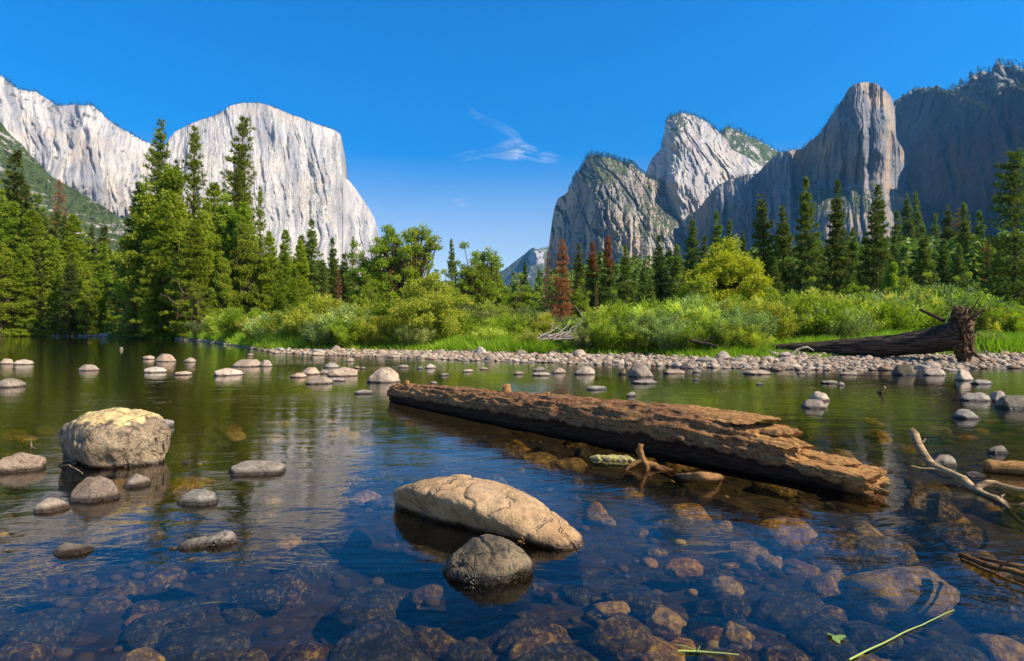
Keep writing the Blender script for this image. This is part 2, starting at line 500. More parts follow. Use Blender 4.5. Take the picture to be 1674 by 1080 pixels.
def mountains():
    mountain('cliff', [(-1700, 520), (-1200, 330), (-800, 40), (-500, -40), (-260, 20), (-120, 70), (-60, 95), (0, 122), (30, 146), (60, 150), (90, 171), (150, 171), (175, 194), (205, 214), (240, 232), (262, 238), (300, 250), (360, 300)], 560,
             [(-1700, 540, 1700), (-1700, 100, 2300), (-900, 540, 1800), (-900, 50, 2400), (-260, 100, 2500), (0, 150, 2950), (90, 200, 3050), (150, 200, 3150), (230, 250, 3330), (360, 300, 3500), (-260, 540, 2100), (0, 400, 2550), (60, 250, 2830), (110, 350, 2820), (125, 300, 2790), (160, 300, 2900), (200, 400, 2950), (360, 540, 3150), (120, 220, 2950), (150, 260, 2960), (60, 160, 3100), (30, 300, 2700), (0, 200, 2800)],
             GRAN, nu=420, nv=240, relief=((95, 260, 900), (48, 100, 520), (14, 30, 180), (3, 9, 40)), cracks=((26, 110, 900, .15), (10, 35, 400, -.1)), seed=1, label='pale granite valley wall behind the left slope')
    mountain('cliff', [(255, 262), (275, 228), (285, 216), (320, 198), (350, 189), (362, 183), (375, 173), (400, 167), (425, 168), (440, 172), (480, 188), (520, 203), (548, 212), (557, 220), (559.5, 232), (561, 288), (572, 296), (588, 318), (600, 335), (612, 356), (617, 375), (622, 400), (640, 430), (700, 470), (760, 530)], 556,
             [(255, 250, 2500), (300, 250, 2600), (340, 260, 2660), (380, 190, 2800), (430, 180, 3000), (430, 300, 2800), (430, 420, 2760), (500, 210, 3080), (500, 420, 2900), (556, 230, 3160), (556, 420, 3060), (575, 330, 3300), (610, 370, 3400), (600, 420, 3250), (760, 530, 3500), (255, 540, 2400), (430, 540, 2700), (350, 230, 2700), (700, 540, 3300)],
             GRAN, nu=620, nv=380, relief=((44, 260, 800), (20, 85, 420), (8, 30, 110), (4, 11, 26)), cracks=((11, 110, 800, .12, 1.2), (5, 30, 160, -.1, .6)), seed=2, rough=2.0, rnd_top=200,
             steps=((452, 180, 250, 5, 60), (500, 250, 420, 4, 45), (340, 190, 300, 5, 60), (395, 230, 380, 4, 35), (443, 180, 225, 8, -50), (404, 178, 205, 7, -30), (470, 225, 270, 4, -14), (506, 320, 350, 5, -20), (300, 225, 300, 8, -25)), label='great pale granite monolith with sheer flat face')
    mountain('hill', [(-1800, 545), (-1300, 420), (-900, 160), (-600, 40), (-300, 60), (-100, 150), (0, 197), (12, 215), (30, 232), (60, 262), (80, 285), (110, 303), (160, 332), (200, 357), (232, 385), (300, 430), (380, 480), (440, 530)], 560,
             [(-1800, 550, 500), (-1800, 200, 1300), (-900, 550, 420), (-900, 100, 1500), (-300, 80, 1500), (0, 200, 1500), (60, 265, 1480), (110, 300, 1480), (200, 355, 1500), (300, 430, 1500), (440, 530, 1300), (-300, 550, 420), (0, 550, 520), (200, 550, 760), (400, 550, 950), (0, 400, 900), (100, 430, 950)],
             SCRUB, nu=380, nv=220, relief=((50, 160, 200), (18, 40, 50), (6, 12, 14)), rough=5.0, seed=3, back=500, rnd_top=30, label='green scrub slope with scree at left')
    # right-hand group, far to near
    mountain('hill', [(740, 500), (790, 462), (828, 437), (850, 422), (866, 407), (872, 405), (880, 408), (886, 404), (895, 403), (910, 398), (960, 385), (1000, 400)], 560,
             [(740, 500, 7000), (866, 410, 6800), (872, 410, 6500), (895, 410, 6900), (1000, 400, 7000), (740, 550, 6000), (868, 470, 6300), (1000, 550, 6000)],
             BLUE, nu=220, nv=110, relief=((60, 300, 500), (40, 110, 200), (12, 40, 60)), seed=4, rough=4, label='hazy far ridge with pale spire')
    mountain('cliff', [(1150, 262), (1180, 214), (1187, 207), (1200, 210), (1226, 223), (1255, 237), (1275, 249), (1300, 268), (1400, 300)], 560,
             [(1150, 262, 3500), (1187, 210, 3500), (1226, 225, 3650), (1275, 250, 3800), (1400, 300, 3900), (1150, 550, 3200), (1230, 290, 3300), (1290, 310, 3400), (1400, 550, 3200)],
             SCRUB, nu=200, nv=160, relief=((50, 200, 300), (20, 60, 90), (7, 18, 24)), seed=5, rough=5, label='rocky green-flanked summit behind the domed peak')
    mountain('cliff', [(1052, 300), (1058, 275), (1066, 258), (1080, 243), (1086, 222), (1089, 198), (1097, 188), (1115, 184), (1136, 188), (1160, 202), (1182, 222), (1196, 243), (1222, 257), (1250, 273), (1300, 300), (1340, 330)], 560,
             [(1052, 300, 3150), (1085, 235, 2950), (1075, 300, 2950), (1100, 300, 2680), (1102, 230, 2740), (1115, 190, 2950), (1150, 210, 3050), (1180, 240, 3100), (1150, 300, 2800), (1250, 280, 3250), (1200, 310, 2950), (1340, 330, 3300), (1052, 550, 2900), (1150, 400, 2550), (1340, 550, 2700)],
             rock_far('domed_granite', (0.50, 0.46, 0.40), (0.28, 0.26, 0.26), (0.50, 0.37, 0.26), veg=0.9, thr=0.74, tanamt=0.6, greyamt=0.6), nu=380, nv=260, relief=((40, 180, 300), (16, 60, 150), (5, 18, 40), (2, 8, 14)), cracks=((20, 90, 260, .5), (8, 30, 90, .3)), seed=6, rough=3, label='domed granite peak between the two rock masses')
    mountain('cliff', [(888, 470), (897, 405), (902, 365), (906, 340), (912, 324), (925, 316), (932, 308), (938, 290), (948, 278), (960, 256), (970, 252), (990, 256), (1012, 262), (1035, 268), (1048, 281), (1062, 290), (1090, 300), (1104, 312), (1120, 325), (1140, 335), (1160, 345), (1200, 360), (1260, 380)], 560,
             [(888, 450, 3000), (897, 400, 2900), (908, 330, 2850), (935, 310, 2640), (962, 258, 2600), (935, 420, 2560), (960, 340, 2440), (960, 300, 2450), (985, 300, 2360), (1000, 340, 2290), (985, 420, 2330), (1010, 262, 2600), (1060, 300, 2680), (1100, 325, 2750), (1040, 370, 2260), (1060, 345, 2450), (1040, 440, 2120), (1075, 370, 2330), (1075, 440, 2200), (1120, 400, 2380), (1130, 340, 2760), (1260, 380, 3000), (888, 550, 2900), (1000, 550, 2200), (1260, 550, 2400)],
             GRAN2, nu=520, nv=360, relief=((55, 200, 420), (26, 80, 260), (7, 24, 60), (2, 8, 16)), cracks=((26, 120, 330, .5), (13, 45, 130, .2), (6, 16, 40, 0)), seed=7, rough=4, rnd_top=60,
             steps=((985, 330, 440, 6, 60), (1030, 350, 440, 5, 50), (1062, 370, 440, 5, 45)), label='rocky ridge with shaded wall and scrubby top, left of the right-hand cliffs')
    mountain('cliff', [(1040, 430), (1083, 398), (1092, 385), (1110, 368), (1118, 355), (1140, 343), (1160, 318), (1172, 303), (1190, 294), (1215, 287), (1238, 282), (1248, 272), (1264, 257), (1280, 248), (1300, 244), (1313, 243), (1322, 232), (1340, 218), (1352, 200), (1365, 180), (1378, 160), (1388, 143), (1400, 136), (1415, 133), (1432, 136), (1448, 147), (1458, 160), (1463, 178), (1465, 225), (1474, 240), (1484, 262), (1492, 280), (1494, 310), (1484, 325), (1478, 345), (1500, 380), (1560, 430)], 560,
             [(1040, 430, 2900), (1110, 370, 2700), (1160, 330, 2500), (1200, 320, 2400), (1238, 300, 2350), (1244, 400, 2300), (1252, 320, 2330), (1290, 260, 2250), (1340, 230, 2150), (1390, 150, 2080), (1405, 250, 1900), (1440, 250, 1830), (1440, 150, 2000), (1463, 250, 1960), (1490, 300, 2060), (1440, 310, 1850), (1390, 298, 1990), (1350, 300, 2030), (1390, 350, 1760), (1355, 355, 1800), (1425, 345, 1740), (1300, 400, 1980), (1420, 400, 1740), (1500, 400, 1950), (1560, 440, 2100), (1040, 550, 2700), (1300, 550, 1850), (1560, 550, 1900)],
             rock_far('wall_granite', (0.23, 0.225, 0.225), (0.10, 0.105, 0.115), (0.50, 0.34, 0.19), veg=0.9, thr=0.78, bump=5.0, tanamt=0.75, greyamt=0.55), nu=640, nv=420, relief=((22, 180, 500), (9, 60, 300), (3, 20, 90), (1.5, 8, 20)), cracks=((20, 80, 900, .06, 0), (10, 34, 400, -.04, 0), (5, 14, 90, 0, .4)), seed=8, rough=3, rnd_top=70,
             steps=((1228, 285, 420, 6, 70), (1290, 250, 340, 10, 150), (1411, 150, 275, 12, 140), (1444, 160, 330, 14, 140), (1180, 300, 400, 4, 45), (1348, 302, 420, 30, 30), (1252, 275, 420, 5, -45), (1322, 260, 400, 8, -40), (1166, 320, 400, 5, -40), (1384, 190, 330, 7, -25)), label='tall shaded granite buttress with sunlit pale strips')
    mountain('cliff', [(1440, 260), (1463, 165), (1478, 155), (1500, 143), (1530, 141), (1550, 147), (1575, 140), (1590, 128), (1605, 118), (1620, 112), (1632, 103), (1650, 108), (1674, 112), (1760, 90), (1900, 80)], 560,
             [(1440, 200, 2800), (1500, 150, 2700), (1600, 120, 2560), (1674, 115, 2380), (1900, 90, 2300), (1440, 550, 2500), (1600, 200, 2450), (1900, 550, 1800), (1674, 200, 2250)],
             CRAG, nu=320, nv=200, relief=((60, 120, 240), (34, 50, 110), (10, 18, 30)), cracks=((45, 70, 200, .4), (16, 30, 70, .2)), seed=9, rough=15, rnd_top=60, label='craggy sunlit rim above the dark wall')
    mountain('cliff', [(1452, 230), (1466, 172), (1480, 158), (1500, 146), (1530, 150), (1560, 155), (1585, 166), (1610, 176), (1618, 184), (1630, 160), (1645, 142), (1660, 140), (1674, 146), (1720, 140), (1900, 110), (2400, 60), (3000, 220), (3700, 545)], 560,
             [(1452, 200, 2700), (1530, 160, 2450), (1600, 180, 2200), (1630, 180, 2000), (1674, 160, 1850), (1900, 110, 1200), (1452, 550, 2400), (1560, 400, 2050), (1560, 260, 2180), (1674, 400, 1550), (1900, 550, 900), (2600, 550, 700), (2600, 60, 1100), (3700, 550, 700), (3700, 100, 1100), (1520, 440, 1850)],
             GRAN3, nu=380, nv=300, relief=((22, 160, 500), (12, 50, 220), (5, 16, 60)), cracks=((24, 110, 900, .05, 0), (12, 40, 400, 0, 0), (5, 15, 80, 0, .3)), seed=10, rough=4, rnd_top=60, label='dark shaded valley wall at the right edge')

def haze():
    v = np.array([(x, y, z) for z in (-3.0, 1900.0) for y in (-600.0, 9500.0) for x in (-9000.0, 9000.0)])
    f = np.array([(0, 2, 3, 1), (4, 5, 7, 6), (0, 1, 5, 4), (2, 6, 7, 3), (0, 4, 6, 2), (1, 3, 7, 5)])
    t = NT('haze')
    vol = t.n('ShaderNodeVolumePrincipled', ins={'Color': (0.16, 0.52, 1.0), 'Density': HAZE, 'Anisotropy': 0.2})
    t.t.links.new(vol.outputs[0], t.out.inputs['Volume'])
    o = MB().add(v, f).build('haze', t.m, smooth=False)
    tag(o, kind='stuff', label='thin blue haze of valley air')
HAZE = 0.000045

def clouds():
    t = NT('cloud')
    tc = t.n('ShaderNodeTexCoord').outputs['Generated']
    p = t.pos()
    dens = t.attr('tint')
    n = t.noise(t.map(p, (1 / 900, 1 / 900, 1 / 260)), 1, 6, 0.65, 1.2)
    a_ = t.math('MULTIPLY', t.math('MULTIPLY', t.math('POWER', dens, 1.4), .9), t.mr(n, 0.38, 0.68), True)
    em = t.n('ShaderNodeBsdfDiffuse', ins={'Color': (0.95, 0.95, 0.95)}).outputs[0]
    em2 = t.n('ShaderNodeBsdfTranslucent', ins={'Color': (0.95, 0.95, 0.95)}).outputs[0]
    dm = t.n('ShaderNodeMixShader', ins={0: 0.5, 1: em, 2: em2}).outputs[0]
    tr = t.n('ShaderNodeBsdfTransparent').outputs[0]
    m = t.done(t.n('ShaderNodeMixShader', ins={0: a_, 1: tr, 2: dm}).outputs[0])
    D = 10500.0
    def wisp(pts, label):
        xs, ys, ws, al = [np.array(q, float) for q in zip(*pts)]
        n_ = 80
        tt = np.linspace(0, 1, n_)
        k = np.linspace(0, 1, len(xs))
        X, Y, Wd, A = [np.interp(tt, k, q) for q in (xs, ys, ws, al)]
        s = np.linspace(-1, 1, 21)
        T = np.stack([np.gradient(X), np.gradient(Y)], -1)
        T /= np.linalg.norm(T, axis=1)[:, None]
        PX = X[:, None] - T[:, 1:2] * s * Wd[:, None]
        PY = Y[:, None] + T[:, 0:1] * s * Wd[:, None]
        DD = D + 250 * (1 - s[None] ** 2) + 60 * np.sin(tt * 9)[:, None]
        al_ = A[:, None] * (1 - s[None] ** 2) * np.ones_like(PX)
        al_ *= (sm(tt, 0, 0.12) * (1 - sm(tt, 0.85, 1)))[:, None]
        mb = MB()
        mb.add(at(PX, PY, DD).reshape(-1, 3), grid_faces(21, n_), al_.ravel())
        tag(mb.build('cloud', m), label, 'cloud', 'wispy clouds')
    wisp([(764, 176, 7, .2), (778, 188, 8, .30), (798, 199, 9, .2), (815, 205, 9, .22), (835, 216, 10, .32), (845, 224, 9, .26), (848, 236, 8, .1)], 'curling upper wisp of cloud above the bright feather cloud')
    wisp([(722, 264, 10, .3), (770, 253, 9, .55), (800, 251, 11, .55), (825, 247, 19, 1.0), (845, 244, 21, 1.25), (865, 249, 14, .8), (890, 256, 12, .8), (930, 262, 8, .3)], 'bright feathery cloud wisp alone over the valley gap')
    wisp([(732, 333, 7, .25), (750, 331, 9, .5), (775, 330, 7, .3)], 'tiny faint cloud wisp low in the sky')
# ------------------------------------------------------------------ plants
def leaf_mat(name, dark, light, dead=(0.30, 0.10, 0.035), trans=0.35, var=1.0):
    t = NT(name)
    tint = t.attr('tint')
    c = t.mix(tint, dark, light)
    r = t.rand()
    hsv = t.n('ShaderNodeHueSaturation', ins={'Hue': t.mr(t.math('FRACT', t.math('MULTIPLY', r, 5.7)), 0, 1, 0.5 - .012 * var, 0.5 + .012 * var), 'Saturation': 1.0, 'Value': t.mr(r, 0, 1, 1 - .18 * var, 1 + .2 * var), 'Color': c}).outputs[0]
    c = t.mix(t.attr('dead'), hsv, dead)
    d = t.n('ShaderNodeBsdfPrincipled', ins={'Base Color': c, 'Roughness': 0.55, 'Specular IOR Level': 0.25}).outputs[0]
    tr = t.n('ShaderNodeBsdfTranslucent', ins={'Color': t.mix(1.0, c, (1.0, 1.25, 0.5), 'MULTIPLY')}).outputs[0]
    return t.done(t.n('ShaderNodeMixShader', ins={0: trans, 1: d, 2: tr}).outputs[0])

def bark_mat(name, a_, b_, sc=6.0, dist=0.03):
    t = NT(name)
    p = t.obj()
    n = t.noise(t.map(p, (sc, sc, sc * 0.25)), 1, 5, 0.65, 0.3)
    return t.done(t.bsdf(t.mix(t.ramp(n, [(0.35, 0.0), (0.62, 1.0)]), a_, b_), 0.95, t.bump(n, dist), 0.1))

L_PINE = leaf_mat('pine_needles', (0.07, 0.105, 0.012), (0.36, 0.39, 0.04), trans=0.35)
L_FIR = leaf_mat('fir_needles', (0.036, 0.066, 0.016), (0.25, 0.30, 0.045), trans=0.32, var=1.6)
L_CEDAR = leaf_mat('cedar_fronds', (0.10, 0.155, 0.010), (0.42, 0.47, 0.03), trans=0.45)
L_OAK = leaf_mat('broad_leaves', (0.10, 0.155, 0.010), (0.39, 0.44, 0.033), trans=0.47)
L_LIME = leaf_mat('yellow_leaves', (0.22, 0.26, 0.010), (0.55, 0.52, 0.025), trans=0.45)
L_WILLOW = leaf_mat('willow_leaves', (0.13, 0.165, 0.020), (0.64, 0.62, 0.10), trans=0.45, var=1.9)
L_SAGE = leaf_mat('sage_leaves', (0.09, 0.125, 0.035), (0.44, 0.49, 0.15), trans=0.42, var=1.8)
L_GOLD = leaf_mat('olive_leaves', (0.19, 0.20, 0.018), (0.58, 0.54, 0.06), trans=0.45)
L_GRASS = leaf_mat('grass_blades', (0.12, 0.20, 0.010), (0.36, 0.48, 0.03), trans=0.4)
L_RUST = leaf_mat('rusty_needles', (0.15, 0.065, 0.032), (0.42, 0.20, 0.09), trans=0.3)
BARK = bark_mat('trunk_bark', (0.05, 0.035, 0.025), (0.17, 0.11, 0.07))
TWIG = bark_mat('bleached_twigs', (0.20, 0.16, 0.12), (0.42, 0.35, 0.28), 14, 0.01)

def tris(mb, c, d, L, w, tint, dead=None, quad=False):
    # pointed leaf or needle clump: base at c, along d
    n = len(c)
    d = d / (np.linalg.norm(d, axis=1)[:, None] + 1e-9)
    r = rng.normal(size=(n, 3))
    s = np.cross(d, r)
    s /= np.linalg.norm(s, axis=1)[:, None] + 1e-9
    L, w = np.broadcast_to(L, (n,))[:, None], np.broadcast_to(w, (n,))[:, None]
    if quad:
        v = np.stack([c, c + d * L * .5 + s * w, c + d * L, c + d * L * .5 - s * w], 1).reshape(-1, 3)
        f = np.arange(4 * n).reshape(-1, 4)
        k = 4
    else:
        v = np.stack([c + s * w, c + d * L, c - s * w], 1).reshape(-1, 3)
        f = np.arange(3 * n).reshape(-1, 3)
        k = 3
    mb.add(v, f, np.repeat(np.broadcast_to(tint, (n,)), k), None if dead is None else np.repeat(np.broadcast_to(dead, (n,)), k))

def tree_mesh(kind, h, seed, **kw):
    """returns (crown mesh, trunk mesh, real height)"""
    global rng
    rng = np.random.default_rng(seed)
    cr, tk = MB(), MB()
    bend = rng.normal(size=2) * 0.012 * h
    def axis(z):
        q = z / h
        return np.stack([bend[0] * q * q, bend[1] * q * q, z + 0 * q], -1)
    if kind == 'conifer':
        Rm, c0, dens, leafL, pw, droop = kw['R'], kw.get('c0', .12), kw.get('dens', 1.0), kw.get('leaf', .6), kw.get('pw', .8), kw.get('droop', .25)
        dtop, dmix, gap = kw.get('dtop', 2.0), kw.get('dmix', 0.0), kw.get('gap', .0)
        zz = np.linspace(-0.5, h * 0.99, 14)
        tube(tk, axis(zz), np.interp(zz, [0, h], [h * 0.014 + .08, 0.03]), 9, 0.5, 0.15, seed)
        nb = int(kw.get('nb', 150))
        zb = h * (c0 + (0.985 - c0) * np.sort(rng.random(nb)) ** 0.9)
        lump = fbm(np.stack([zb / h * 7 + seed, zb * 0, zb * 0], -1), 3)
        C, Dr, TT, DD = [], [], [], []
        az0 = rng.random() * 6
        for i, z in enumerate(zb):
            q = (z / h - c0) / (1 - c0)
            az = az0 + i * 2.399 + rng.normal() * 0.4
            prof = (1 - q) ** pw * min(1.0, (q + 0.10) / 0.16)
            L = Rm * prof * (0.55 + 0.58 * rng.random() + 0.35 * lump[i] + 0.2 * fbm(np.array([[math.cos(az) * 1.2 + seed, math.sin(az) * 1.2, q * 3]]), 2)[0]) + 0.25
            if rng.random() < gap:
                L *= 0.45
            if kw.get('flare') and rng.random() < .06:
                L *= 1.35
            m = max(3, int(L * 5.5 * dens))
            s = rng.random(m) ** 0.75
            up = 0.35 * q - droop * (1 - q)
            dirv = np.array([math.cos(az), math.sin(az), up])
            base = axis(np.array([z]))[0]
            zc = np.stack([s * L * dirv[0], s * L * dirv[1], s * L * up - 0.10 * L * s * s + 0.16 * L * s ** 4], -1)
            pc = base + zc
            side = np.array([-math.sin(az), math.cos(az), 0])
            wd = 0.30 * L * (0.35 + np.sin(np.pi * np.minimum(s, .95))) * rng.uniform(-1, 1, m)
            pc = pc + side * wd[:, None] + rng.normal(size=(m, 3)) * np.array([.05, .05, .07]) * (1 + L * .25)
            k = int(kw.get('k', 6))
            C.append(np.repeat(pc, k, 0))
            dd = dirv * 0.8 + side * (np.sign(wd)[:, None]) * 0.5
            Dr.append(np.repeat(dd, k, 0) + rng.normal(size=(m * k, 3)) * 0.62 + np.array([0, 0, kw.get('lift', 0.15)]))
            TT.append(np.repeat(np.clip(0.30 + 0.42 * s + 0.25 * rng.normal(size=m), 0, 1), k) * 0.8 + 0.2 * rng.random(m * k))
            dv = float(z / h > dtop + 0.05 * rng.normal()) if dtop < 1.5 else float(rng.random() < dmix)
            DD.append(np.full(m * k, dv * (0.85 + .15 * rng.random())))
            if L > 1.0 and i % 2 == 0:
                e_ = L * rng.uniform(.5, .85)
                pts = base + np.stack([np.linspace(0, e_, 4) * dirv[0], np.linspace(0, e_, 4) * dirv[1], np.linspace(0, e_, 4) * up], -1)
                tube(tk, pts, np.linspace(.05 + .012 * L, .015, 4), 4, cap=False)
        C, Dr, TT, DD = map(np.concatenate, (C, Dr, TT, DD))
        n = len(C)
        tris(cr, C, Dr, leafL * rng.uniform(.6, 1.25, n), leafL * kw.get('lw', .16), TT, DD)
    else:
        Rm, Rz, zc, nl, leafL = kw['R'], kw['Rz'], kw['zc'], kw['nl'], kw['leaf']
        stems = kw.get('stems', 1)
        for k in range(stems):
            az = rng.random() * 6.28
            off = Rm * 0.35 * (k > 0) * rng.random()
            zz = np.linspace(-0.4, zc + Rz * .3, 9)
            q = (zz + .4) / (zc + Rz)
            pts = np.stack([np.cos(az) * (off * .4 + off * q * 2), np.sin(az) * (off * .4 + off * q * 2), zz], -1)
            pts[:, :2] += 0.02 * h * fbm(pts / 4 + seed, 2)[:, None]
            tube(tk, pts, np.linspace(h * .018 + .03, h * .005, 9) / (1 + .3 * (stems > 2)), 8, 0.5, .15, seed)
        nb = kw.get('nb', 60)
        u = rng.normal(size=(nb, 3))
        u /= np.linalg.norm(u, axis=1)[:, None]
        rr = rng.random(nb) ** 0.45
        lc = u * rr[:, None] * np.array([Rm, Rm, Rz]) * .86
        lump = 1 + kw.get('rough', .42) * fbm(u * 1.7 + seed, 3)[:, None]
        lc = lc * lump + np.array([0, 0, zc])
        if kw.get('skirt'):
            lc[:, :2] *= (1 - .35 * kw['skirt'] * sm(lc[:, 2] / h, .35, 1.05))[:, None]
        lr = kw.get('lobe', .30) * Rm * rng.uniform(.55, 1.25, nb)
        for i in range(nb):
            b0 = np.array([0, 0, max(0.3, lc[i, 2] * rng.uniform(.35, .7))])
            mid = (b0 + lc[i]) / 2 + rng.normal(size=3) * .05 * Rm
            tube(tk, np.array([b0, mid, lc[i]]), np.array([.010, .007, .003]) * h * .8, 4, cap=False)
        ii = rng.choice(nb, nl, p=lr ** 2 / (lr ** 2).sum())
        u = rng.normal(size=(nl, 3))
        u /= np.linalg.norm(u, axis=1)[:, None]
        rad = rng.random(nl) ** 0.5
        c = lc[ii] + u * (rad * lr[ii])[:, None] * np.array([1, 1, .72])
        c += 0.25 * leafL * rng.normal(size=c.shape)
        c = c[c[:, 2] > 0.05]
        nl = len(c)
        ii, u = ii[:nl], u[:nl]
        tl = rng.random(nb)
        d = u * 0.5 + rng.normal(size=(nl, 3)) * 0.8 + np.array([0, 0, kw.get('lift', -.1)])
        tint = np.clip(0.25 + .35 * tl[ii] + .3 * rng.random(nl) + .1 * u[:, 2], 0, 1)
        dead = (rng.random(nl) < kw.get('dmix', 0.0)) * .8
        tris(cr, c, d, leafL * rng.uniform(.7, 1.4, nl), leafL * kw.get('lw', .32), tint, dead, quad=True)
    return cr, tk

def willow_mesh(seed, h, R_, nst, nl, leafL, spread=.6, lw=.10):
    global rng
    rng = np.random.default_rng(seed)
    cr, tk = MB(), MB()
    C, Dd, T = [], [], []
    for i in range(nst):
        az = rng.random() * 6.283
        lean = spread * rng.random() ** .7
        L = h * rng.uniform(.62, 1.03) * (1 - .25 * (lean / spread) ** 2)
        b = np.array([math.cos(az), math.sin(az), 0]) * R_ * .45 * rng.random()
        n = 8
        q = np.linspace(0, 1, n)
        out = np.array([math.cos(az), math.sin(az), 0])
        pts = b + np.outer(q * lean * R_ + 0.30 * R_ * lean * q ** 3, out) + np.outer(L * q - .16 * L * q ** 3 * lean, [0, 0, 1])
        pts[:, :2] += np.cumsum(rng.normal(size=(n, 2)), 0) * .03 * h * q[:, None]
        if i % 3 == 0:
            tube(tk, pts, np.linspace(.022, .005, n) * (h / 3), 4, cap=False)
        m = int(nl / nst)
        s = rng.random(m) ** .8
        P = np.stack([np.interp(s, q, pts[:, k]) for k in range(3)], -1)
        tw = 0.125 * h * (1.1 - .65 * s)[:, None] * rng.normal(size=(m, 3)) * .55
        C.append(P + tw)
        tv = rng.random() ** 1.3
        dirs = tw * 1.2 + (pts[-1] - pts[0]) * .10 + rng.normal(size=(m, 3)) * .22 + np.array([0, 0, .10])
        Dd.append(dirs)
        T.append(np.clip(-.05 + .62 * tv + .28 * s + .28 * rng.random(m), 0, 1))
    C, Dd, T = map(np.concatenate, (C, Dd, T))
    k = C[:, 2] > 0.02
    C, Dd, T = C[k], Dd[k], T[k]
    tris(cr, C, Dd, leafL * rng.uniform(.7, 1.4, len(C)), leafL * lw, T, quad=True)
    return cr, tk

PROTO = {}
def proto(key, gen, leafmat, barkmat, names=('crown', 'trunk')):
    cr, tk = gen
    v = np.concatenate(cr.v)
    hh = float(np.percentile(v[:, 2], 99.95))
    PROTO[key] = (cr.mesh(names[0], leafmat, False), tk.mesh(names[1], barkmat, True), hh, float(np.percentile(np.abs(v[:, 0]), 98)), names)

def plants_protos():
    T = tree_mesh
    for i in range(3):
        proto('pine%d' % i, T('conifer', 32, 11 + i, R=[5.0, 4.4, 4.8][i], nb=210, dens=1.1, leaf=.60, lw=.10, pw=.80, droop=.1, c0=[.12, .08, .12][i], k=10, gap=.22, flare=1, lift=.4), L_PINE, BARK)
    for i in range(4):
        proto('fir%d' % i, T('conifer', 32, 21 + i, R=[7.6, 6.4, 8.0, 6.2][i], nb=[200, 210, 190, 190][i], dens=1.25, leaf=.70, lw=.13, pw=[.95, .85, 1.0, .85][i], droop=.35, c0=.05, k=9, gap=[.08, .2, .08, .24][i]), L_FIR, BARK)
    for i in range(2):
        proto('cedar%d' % i, T('conifer', 24, 31 + i, R=[5.6, 4.8][i], nb=220, dens=1.6, leaf=.50, lw=.15, pw=.7, droop=.2, c0=.02, k=10, gap=.06), L_CEDAR, BARK)
    proto('rust0', T('conifer', 20, 41, R=3.3, nb=135, dens=1.0, leaf=.5, lw=.07, pw=.7, droop=.1, c0=.06, k=7, gap=.25), L_RUST, BARK)
    proto('rust1', T('conifer', 20, 45, R=3.5, nb=210, dens=1.2, leaf=.5, lw=.09, pw=.7, droop=.1, c0=.06, k=9, gap=.14), leaf_mat('orange_needles', (0.22, 0.08, 0.03), (0.58, 0.26, 0.10), trans=.3), BARK)
    proto('rusttop', T('conifer', 24, 42, R=3.4, nb=190, dens=1.2, leaf=.6, lw=.12, pw=.8, droop=.3, c0=.05, k=9, dtop=.62), L_FIR, BARK)
    proto('gaunt0', T('conifer', 24, 43, R=2.6, nb=100, dens=.8, leaf=.6, lw=.08, pw=.5, droop=.2, c0=.1, k=8, gap=.3, dmix=.45), L_PINE, BARK)
    proto('oldpine', T('conifer', 26, 44, R=4.6, nb=165, dens=1.6, leaf=.42, lw=.10, pw=.42, droop=.1, c0=.06, k=16, gap=.22, flare=1, lift=.4), L_FIR, BARK)
    for i in range(3):
        proto('oak%d' % i, T('broad', 20, 51 + i, R=[4.7, 4.3, 5.2][i], Rz=[10.2, 10.6, 9.4][i], zc=[10.6, 10.6, 10.2][i], nl=34000, leaf=.34, nb=[150, 140, 160][i], lobe=.23, stems=3, skirt=2.0), L_OAK, BARK)
    for i in range(2):
        proto('aspen%d' % i, T('broad', 14, 61 + i, R=[3.9, 3.2][i], Rz=[6.4, 6.8][i], zc=[7.4, 7.6][i], nl=[14000, 7500][i], leaf=.27, nb=[110, 90][i], lobe=.17, stems=2, lw=.26, rough=.8), L_OAK, BARK)
    proto('lime0', T('broad', 12, 71, R=6.2, Rz=5.9, zc=5.9, nl=34000, leaf=.27, nb=190, lobe=.16, stems=3, skirt=1.4, rough=.5), L_LIME, BARK)
    proto('round0', T('broad', 5, 72, R=3.6, Rz=2.6, zc=2.4, nl=32000, leaf=.19, nb=150, lobe=.17, stems=5, lw=.2, rough=.6, lift=.25), L_GOLD, BARK)
    proto('round1', T('broad', 5, 73, R=2.6, Rz=2.5, zc=2.4, nl=22000, leaf=.19, nb=110, rough=.6, lobe=.2, stems=4, lw=.24), L_OAK, BARK)
    nm = ('leaves', 'stems')
    for i in range(4):
        proto('willow%d' % i, willow_mesh(81 + i, 3.4, [1.3, 1.9, 1.3, 2.0][i], [46, 60, 40, 64][i], 14000, .24, [.7, .95, .75, .9][i], .13), [L_WILLOW, L_SAGE, L_GOLD, L_OAK][i], BARK, nm)
    for i in range(2):
        proto('sprout%d' % i, willow_mesh(91 + i, 1.5, .8, 50, 6000, .12, .7, .10), L_WILLOW, BARK, nm)

